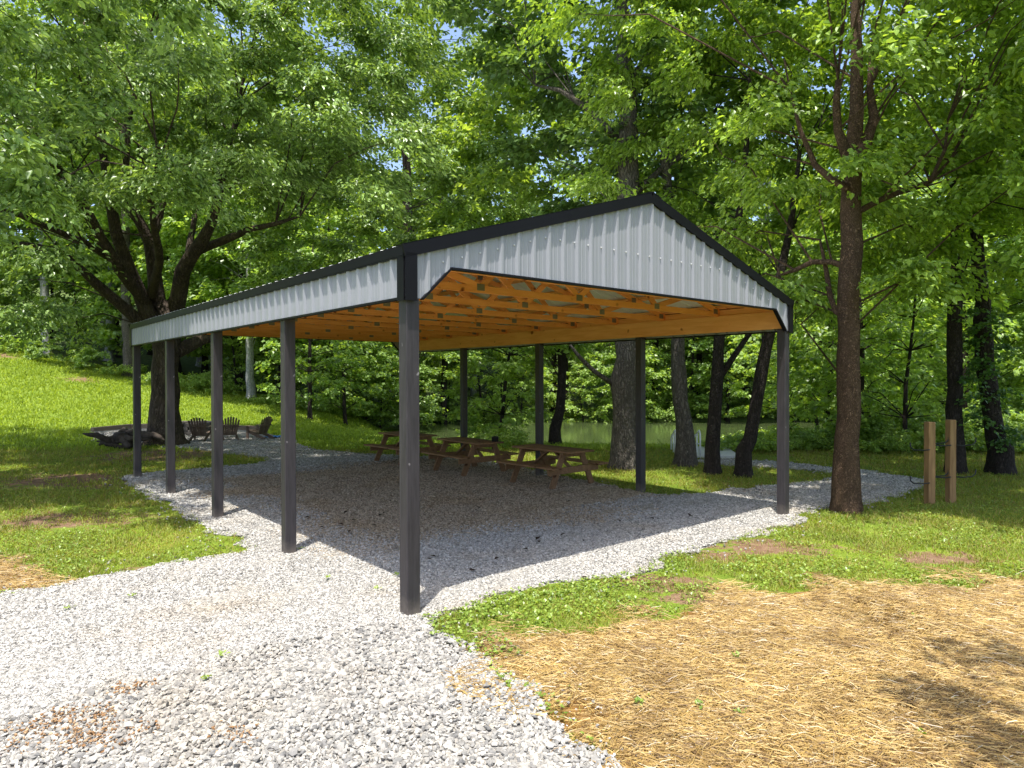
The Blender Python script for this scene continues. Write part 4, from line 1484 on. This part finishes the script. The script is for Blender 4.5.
# tree outside the frame on the right whose branches reach into the picture
def side_tree(label, bx_, by_, hgt, tr_r, cc, cR, nclump, per, leaf, mat, bark, seed, keep=None, mind=1.3, limbs=(), cr=(0.8, 1.3), rz=0):
    r = np.random.default_rng(seed)
    z0 = float(T(bx_, by_))
    root = thing('broadleaf_tree', label, 'tree', (bx_, by_, z0))
    o = np.array([bx_, by_, z0])
    mb = MB()
    nodes = trunk_tube(mb, [(0, 0, 0), (0.05, 0.1, hgt * 0.3), (0, 0.1, hgt * 0.6), (0.1, 0, hgt)], [tr_r, tr_r * 0.8, tr_r * 0.55, 0.04], r)
    nodes = [p for p in nodes if p[2] > 2.5]
    for pts, rad in limbs:
        nodes.extend(trunk_tube(mb, pts, rad, r, 8, 0.5, False))

    def samp():
        v = r.normal(0, 1, 3)
        v /= np.linalg.norm(v)
        p = v * (r.uniform(0.2, 1.0) ** 0.5) * np.array(cR) + np.array(cc)
        if keep is not None and not keep(p, p + o):
            return None
        return p
    C = spaced(nclump, samp, mind, r, 40)
    twig_links(mb, C, nodes, r, 0.7, 0.035, 5.0)
    mb.obj('trunk', bark, root, True)
    link(bpy.data.objects.new('crown', crown_mesh('crown', C, r.uniform(cr[0], cr[1], len(C)), per, leaf, r, mat, (cc[0], cc[1]), True, 0.33, 0.5, 0.35)), root)


def right_keep(p, w):
    q = w[:2] + np.array([0.053, 0.262]) * w[2]
    # its shade falls on the lower right corner only
    if w[0] < 0.62 * w[1] and w[2] < 2.3 + 0.75 * w[1]:
        return False
    if q[0] < 0.50 * q[1] + 1.5:
        return False
    if q[1] < 9.2 and not (q[0] > 0.58 * q[1] + 0.2 and q[1] < 5.6):
        return False
    return w[2] > 4.0


side_tree('overhanging tree just outside the frame whose bright leafy branches reach in at the right', 12.2, 10.8, 14, 0.3, (-1.2, 0.0, 8.5), (5.0, 4.4, 5.6), 90, 330, 0.15, M['leaf_right'], M['bark_dark'], 301, right_keep, 1.3)
# a branch overhead, out of frame, whose dappled shade falls on the straw
side_tree('tree beside the camera, outside the frame, shading the straw at lower right', 6.6, 1.6, 10, 0.22, (-2.95, 0.85, 8.0), (1.1, 0.65, 0.8), 7, 140, 0.14, M['leaf_right'], M['bark_dark'], 302, None, 0.7,
          [([(0.05, 0.1, 4.5), (-1.2, 0.4, 6.2), (-2.4, 0.8, 7.6), (-3.3, 1.0, 8.2)], [0.09, 0.07, 0.05, 0.02])], (0.45, 0.7))

def left_keep(p, w):
    q = w[:2] + np.array([0.053, 0.262]) * w[2]
    return w[2] > 4.6 and q[0] < -3.9 - 0.55 * max(q[1] - 11.0, -2) * 0.3 and q[1] > 9.6 + 0.25 * (q[0] + 10) and not (w[0] > -0.70 * w[1] and w[2] < 2.3 + 0.5 * w[1])


side_tree('unseen tree added beside the drive, outside the frame at left, to shade the lawn', -13.4, 9.0, 13, 0.28, (1.9, 0.9, 8.6), (6.2, 4.4, 4.2), 60, 300, 0.15, M['leaf_near'], M['bark_brown'], 303, left_keep, 1.5)  # unseen tree added so that its crown shades the left lawn

# ---- forest trees from shared meshes
def forest_proto(seed, H, cr_r, base, nclump, per, leaf, mat, bark, tr_r, cl=(1.2, 2.0), mind=1.8, lean=0.4):
    r = np.random.default_rng(seed)
    mb = MB()
    top = np.array([r.normal(0, lean), r.normal(0, lean), H * 0.93])
    nodes = trunk_tube(mb, [(0, 0, 0), top * 0.35 + r.normal(0, 0.15, 3) * [1, 1, 0], top * 0.7, top], [tr_r, tr_r * 0.8, tr_r * 0.5, 0.05], r, 10, 1.0)
    nodes = [p for p in nodes if p[2] > base * 0.7]

    def samp():
        u = r.uniform(0, 1)
        z = base + u * (H - base)
        rr = cr_r * (math.sin(PI * (0.12 + 0.82 * u)) ** 0.7) * math.sqrt(r.uniform(0.15, 1))
        a = r.uniform(0, 6.28)
        return np.array([rr * math.cos(a) + top[0] * z / H, rr * math.sin(a) + top[1] * z / H, z])
    C = spaced(nclump, samp, mind, r, 30)
    R = r.uniform(cl[0], cl[1], len(C))
    twig_links(mb, C, nodes, r, 0.6, 0.03, 6.0)
    return mb.mesh('trunk', bark, True), crown_mesh('crown', C, R, per, leaf, r, mat, (0, 0), False, 0.4, 0.5, 0.3, 8)


protos = [forest_proto(401, 25, 5.0, 2.5, 82, 115, 0.36, M['leaf_far'], M['bark_dark'], 0.32),
          forest_proto(402, 28, 4.8, 4.5, 80, 115, 0.36, M['leaf_mid'], M['bark_pale'], 0.30),
          forest_proto(403, 22, 5.4, 1.6, 82, 115, 0.36, M['leaf_far2'], M['bark_dark'], 0.28),
          forest_proto(404, 14, 4.0, 1.6, 60, 100, 0.30, M['leaf_far'], M['bark_dark'], 0.16, (1.0, 1.6), 1.5),
          forest_proto(405, 9, 3.2, 0.9, 46, 105, 0.24, M['leaf_far2'], M['bark_dark'], 0.10, (0.8, 1.3), 1.2)]


def forest_tree(k, x, y, s, rz, label, group):
    z0 = float(T(x, y))
    root = thing(('forest_tree', 'forest_tree', 'forest_tree', 'young_tree', 'sapling')[k], label, 'tree', (x, y, z0), rz, group)
    root.scale = (s, s, s)
    link(bpy.data.objects.new('trunk', protos[k][0]), root)
    link(bpy.data.objects.new('crown', protos[k][1]), root)
    return root


r = np.random.default_rng(501)
gl = 'trees along the top of the meadow'
spots = []


def place(x, y, k, s, label, group, mind=2.2):
    if any((x - a) ** 2 + (y - b_) ** 2 < mind * mind for a, b_ in spots):
        return
    spots.append((x, y))
    forest_tree(k, x, y, s, r.uniform(0, 6.28), label, group)


# left wood beyond the meadow
LW = 'leafy forest tree in the wood beyond the grass meadow'
for k in range(90):
    x = r.uniform(-56, -8)
    y = r.uniform(47.5, 66)
    if x > -14 and y < 50:
        continue
    place(x, y, int(r.choice([0, 1, 2, 2, 3])), r.uniform(0.85, 1.15), LW, gl, 4.2)
    if len(spots) > 30:
        break
n0 = len(spots)
LU = 'low young tree at the shady edge of the meadow wood'
for k in range(60):
    x = r.uniform(-44, -7)
    y = 46.5 + r.uniform(0, 4)
    place(x, y, int(r.choice([3, 4, 4])), r.uniform(0.7, 1.1), LU, 'young trees along the meadow wood edge', 2.6)
# far bank
n1 = len(spots)
FW = 'leafy forest tree on the far side of the river'
for k in range(120):
    y = r.uniform(57.5, 80)
    x = r.uniform(-0.5, 0.95) * y
    place(x, y, int(r.choice([0, 1, 2, 2, 3])), r.uniform(0.9, 1.25), FW, 'trees on the far river bank', 4.4)
    if len(spots) - n1 > 46:
        break
FU = 'low leafy tree overhanging the far river bank'
for k in range(60):
    x = r.uniform(-8, 48)
    place(x, r.uniform(56, 59), int(r.choice([3, 4, 4])), r.uniform(0.7, 1.1), FU, 'low trees overhanging the far bank', 2.8)
# right hand wood this side of the river
RW = 'leafy tree in the wood on the right beyond the lawn'
n2 = len(spots)
for k in range(60):
    y = r.uniform(31, 37)
    x = r.uniform(0.42, 0.95) * y
    place(x, y, int(r.choice([0, 2, 3, 3, 4])), r.uniform(0.75, 1.0), RW, 'trees in the right hand wood', 3.4)
    if len(spots) - n2 > 8:
        break
# near bank, between meadow and water
for (px, py, k, s, lab) in [(380, 428, 4, 0.8, 'sapling at the foot of the meadow left of the front corner post'), (310, 420, 3, 0.8, 'young dark leaved tree at the meadow edge right of the fourth post'), (345, 424, 3, 0.75, 'young shady tree at the meadow edge behind the bushes'),
                            (500, 445, 4, 0.75, 'dense leafy sapling on the river bank between the back posts'), (860, 445, 3, 0.7, 'young tree just behind the flaky trunk on the right'), (905, 452, 4, 0.7, 'leafy sapling left of the rack posts in the undergrowth'),
                            (785, 436, 4, 0.8, 'sapling above the yellow green bushes behind the corner post'), (830, 440, 3, 0.8, 'young tree in the undergrowth between corner post and flaky trunk')]:
    q = un(px, py)
    spots.append((q[0], q[1]))
    forest_tree(k, q[0], q[1], s, r.uniform(0, 6.28), lab, None)

# ---- bushes
def bush_proto(seed, w, h, n, per, leaf, mat):
    r = np.random.default_rng(seed)
    a = r.uniform(0, 6.28, n)
    rr = w * np.sqrt(r.uniform(0, 1, n))
    C = np.stack([rr * np.cos(a), rr * np.sin(a), h * (0.15 + 0.85 * r.uniform(0, 1, n) * (1 - 0.55 * (rr / w) ** 2))], 1)
    return crown_mesh('bush', C, r.uniform(0.25, 0.5, n), per, leaf, r, mat, (0, 0), False, 0.4, 0.7, 0.15, 7)


bushes = [bush_proto(601, 1.1, 1.2, 26, 70, 0.12, M['leaf_bush']), bush_proto(602, 1.3, 0.9, 26, 70, 0.11, M['leaf_far2']), bush_proto(603, 0.9, 1.6, 26, 70, 0.13, M['leaf_far'])]


def bush(x, y, k, s, label, group):
    o = link(bpy.data.objects.new('bush', bushes[k]))
    o.location = (x, y, float(T(x, y)) - 0.05)
    o.rotation_euler = (0, 0, r.uniform(0, 6.28))
    o.scale = (s, s, s * r.uniform(0.8, 1.2))
    tag(o, label, 'bush', group)


lab_b = ('wild bush along the foot of the meadow wood', 'bushes along the meadow edge')
for px, py in [(0, 350), (18, 354), (40, 360), (62, 366), (90, 371), (110, 376), (150, 383), (175, 388), (200, 392), (225, 396), (262, 403), (285, 407), (300, 410), (312, 412), (325, 414), (338, 416), (350, 418), (362, 420), (374, 421), (386, 423), (398, 425), (410, 426), (424, 428), (436, 430), (330, 412), (356, 417), (380, 420)]:
    q = un(px, py + r.uniform(-0.5, 2))
    bush(q[0], q[1] + r.uniform(0, 1.5), int(r.integers(0, 3)), r.uniform(0.75, 1.25), *lab_b)
lab_b = ('green bank bush between the lawn and the river', 'bushes on the near river bank')
for px, py in [(455, 438), (468, 441), (480, 444), (492, 446), (503, 448), (478, 440), (495, 442), (738, 452), (752, 452), (766, 451), (780, 451), (795, 450), (810, 450), (826, 449), (745, 445), (775, 444), (800, 443)]:
    q = un(px, py)
    bush(q[0], q[1], int(r.integers(0, 3)), r.uniform(0.55, 0.95), *lab_b)
lab_b = ('undergrowth bush at the back of the right lawn', 'undergrowth along the right lawn')
for px in range(850, 1060, 10):
    for py in (446, 451):
        q = un(px + r.uniform(-4, 4), py + r.uniform(-2, 2))
        bush(q[0], q[1], int(r.integers(0, 3)), r.uniform(0.6, 1.0), *lab_b)
lab_b = ('bush at the waterline of the far bank', 'bushes along the far waterline')
for k in range(44):
    x = -9 + k * 1.35 + r.uniform(-0.4, 0.4)
    bush(x, 56.8 + r.uniform(-0.4, 1.2), int(r.integers(0, 3)), r.uniform(1.0, 1.8), *lab_b)

# ------------------------------------------------------------------ light, sky, camera
SUN = Vector((-0.053, -0.262, 1.0)).normalized()
elev = math.asin(SUN.z)
world = bpy.data.worlds.new('World')
scene.world = world
world.use_nodes = True
nt = world.node_tree
nt.nodes.clear()
sky = nt.nodes.new('ShaderNodeTexSky')
sky.sky_type = 'NISHITA'
sky.sun_disc = False
sky.sun_elevation = elev
sky.sun_rotation = math.atan2(SUN.x, SUN.y)
sky.air_density = 0.8
sky.dust_density = 2.5
bg = nt.nodes.new('ShaderNodeBackground')
bg.inputs['Strength'].default_value = 0.15
wo_ = nt.nodes.new('ShaderNodeOutputWorld')
nt.links.new(sky.outputs[0], bg.inputs[0])
nt.links.new(bg.outputs[0], wo_.inputs[0])
sl = bpy.data.lights.new('sun', 'SUN')
sl.energy = 3.4
sl.angle = math.radians(0.53)
sl.color = (1.0, 0.965, 0.905)
so_ = bpy.data.objects.new('sun', sl)
link(so_)
so_.rotation_euler = SUN.to_track_quat('Z', 'Y').to_euler()
so_.location = (0, -10, 40)

cd = bpy.data.cameras.new('camera')
cd.sensor_width = 36
cd.lens = 36 * F / 1024
cd.clip_end = 2000
cam = bpy.data.objects.new('camera', cd)
link(cam)
cam.matrix_world = Matrix.Translation((0, 0, CH)) @ (Matrix.Rotation(PI / 2 - PITCH, 4, 'X') @ Matrix.Rotation(ROLL, 4, 'Z'))
scene.camera = cam

vs = scene.view_settings
vs.view_transform = 'Standard'
vs.look = 'None'
vs.exposure = 1.32
vs.gamma = 1
vs.use_curve_mapping = False
scene.render.resolution_x = 1024
scene.render.resolution_y = 768
scene.cycles.max_bounces = 12
scene.cycles.diffuse_bounces = 7
scene.cycles.glossy_bounces = 2
scene.cycles.transmission_bounces = 8
scene.cycles.use_denoising = True
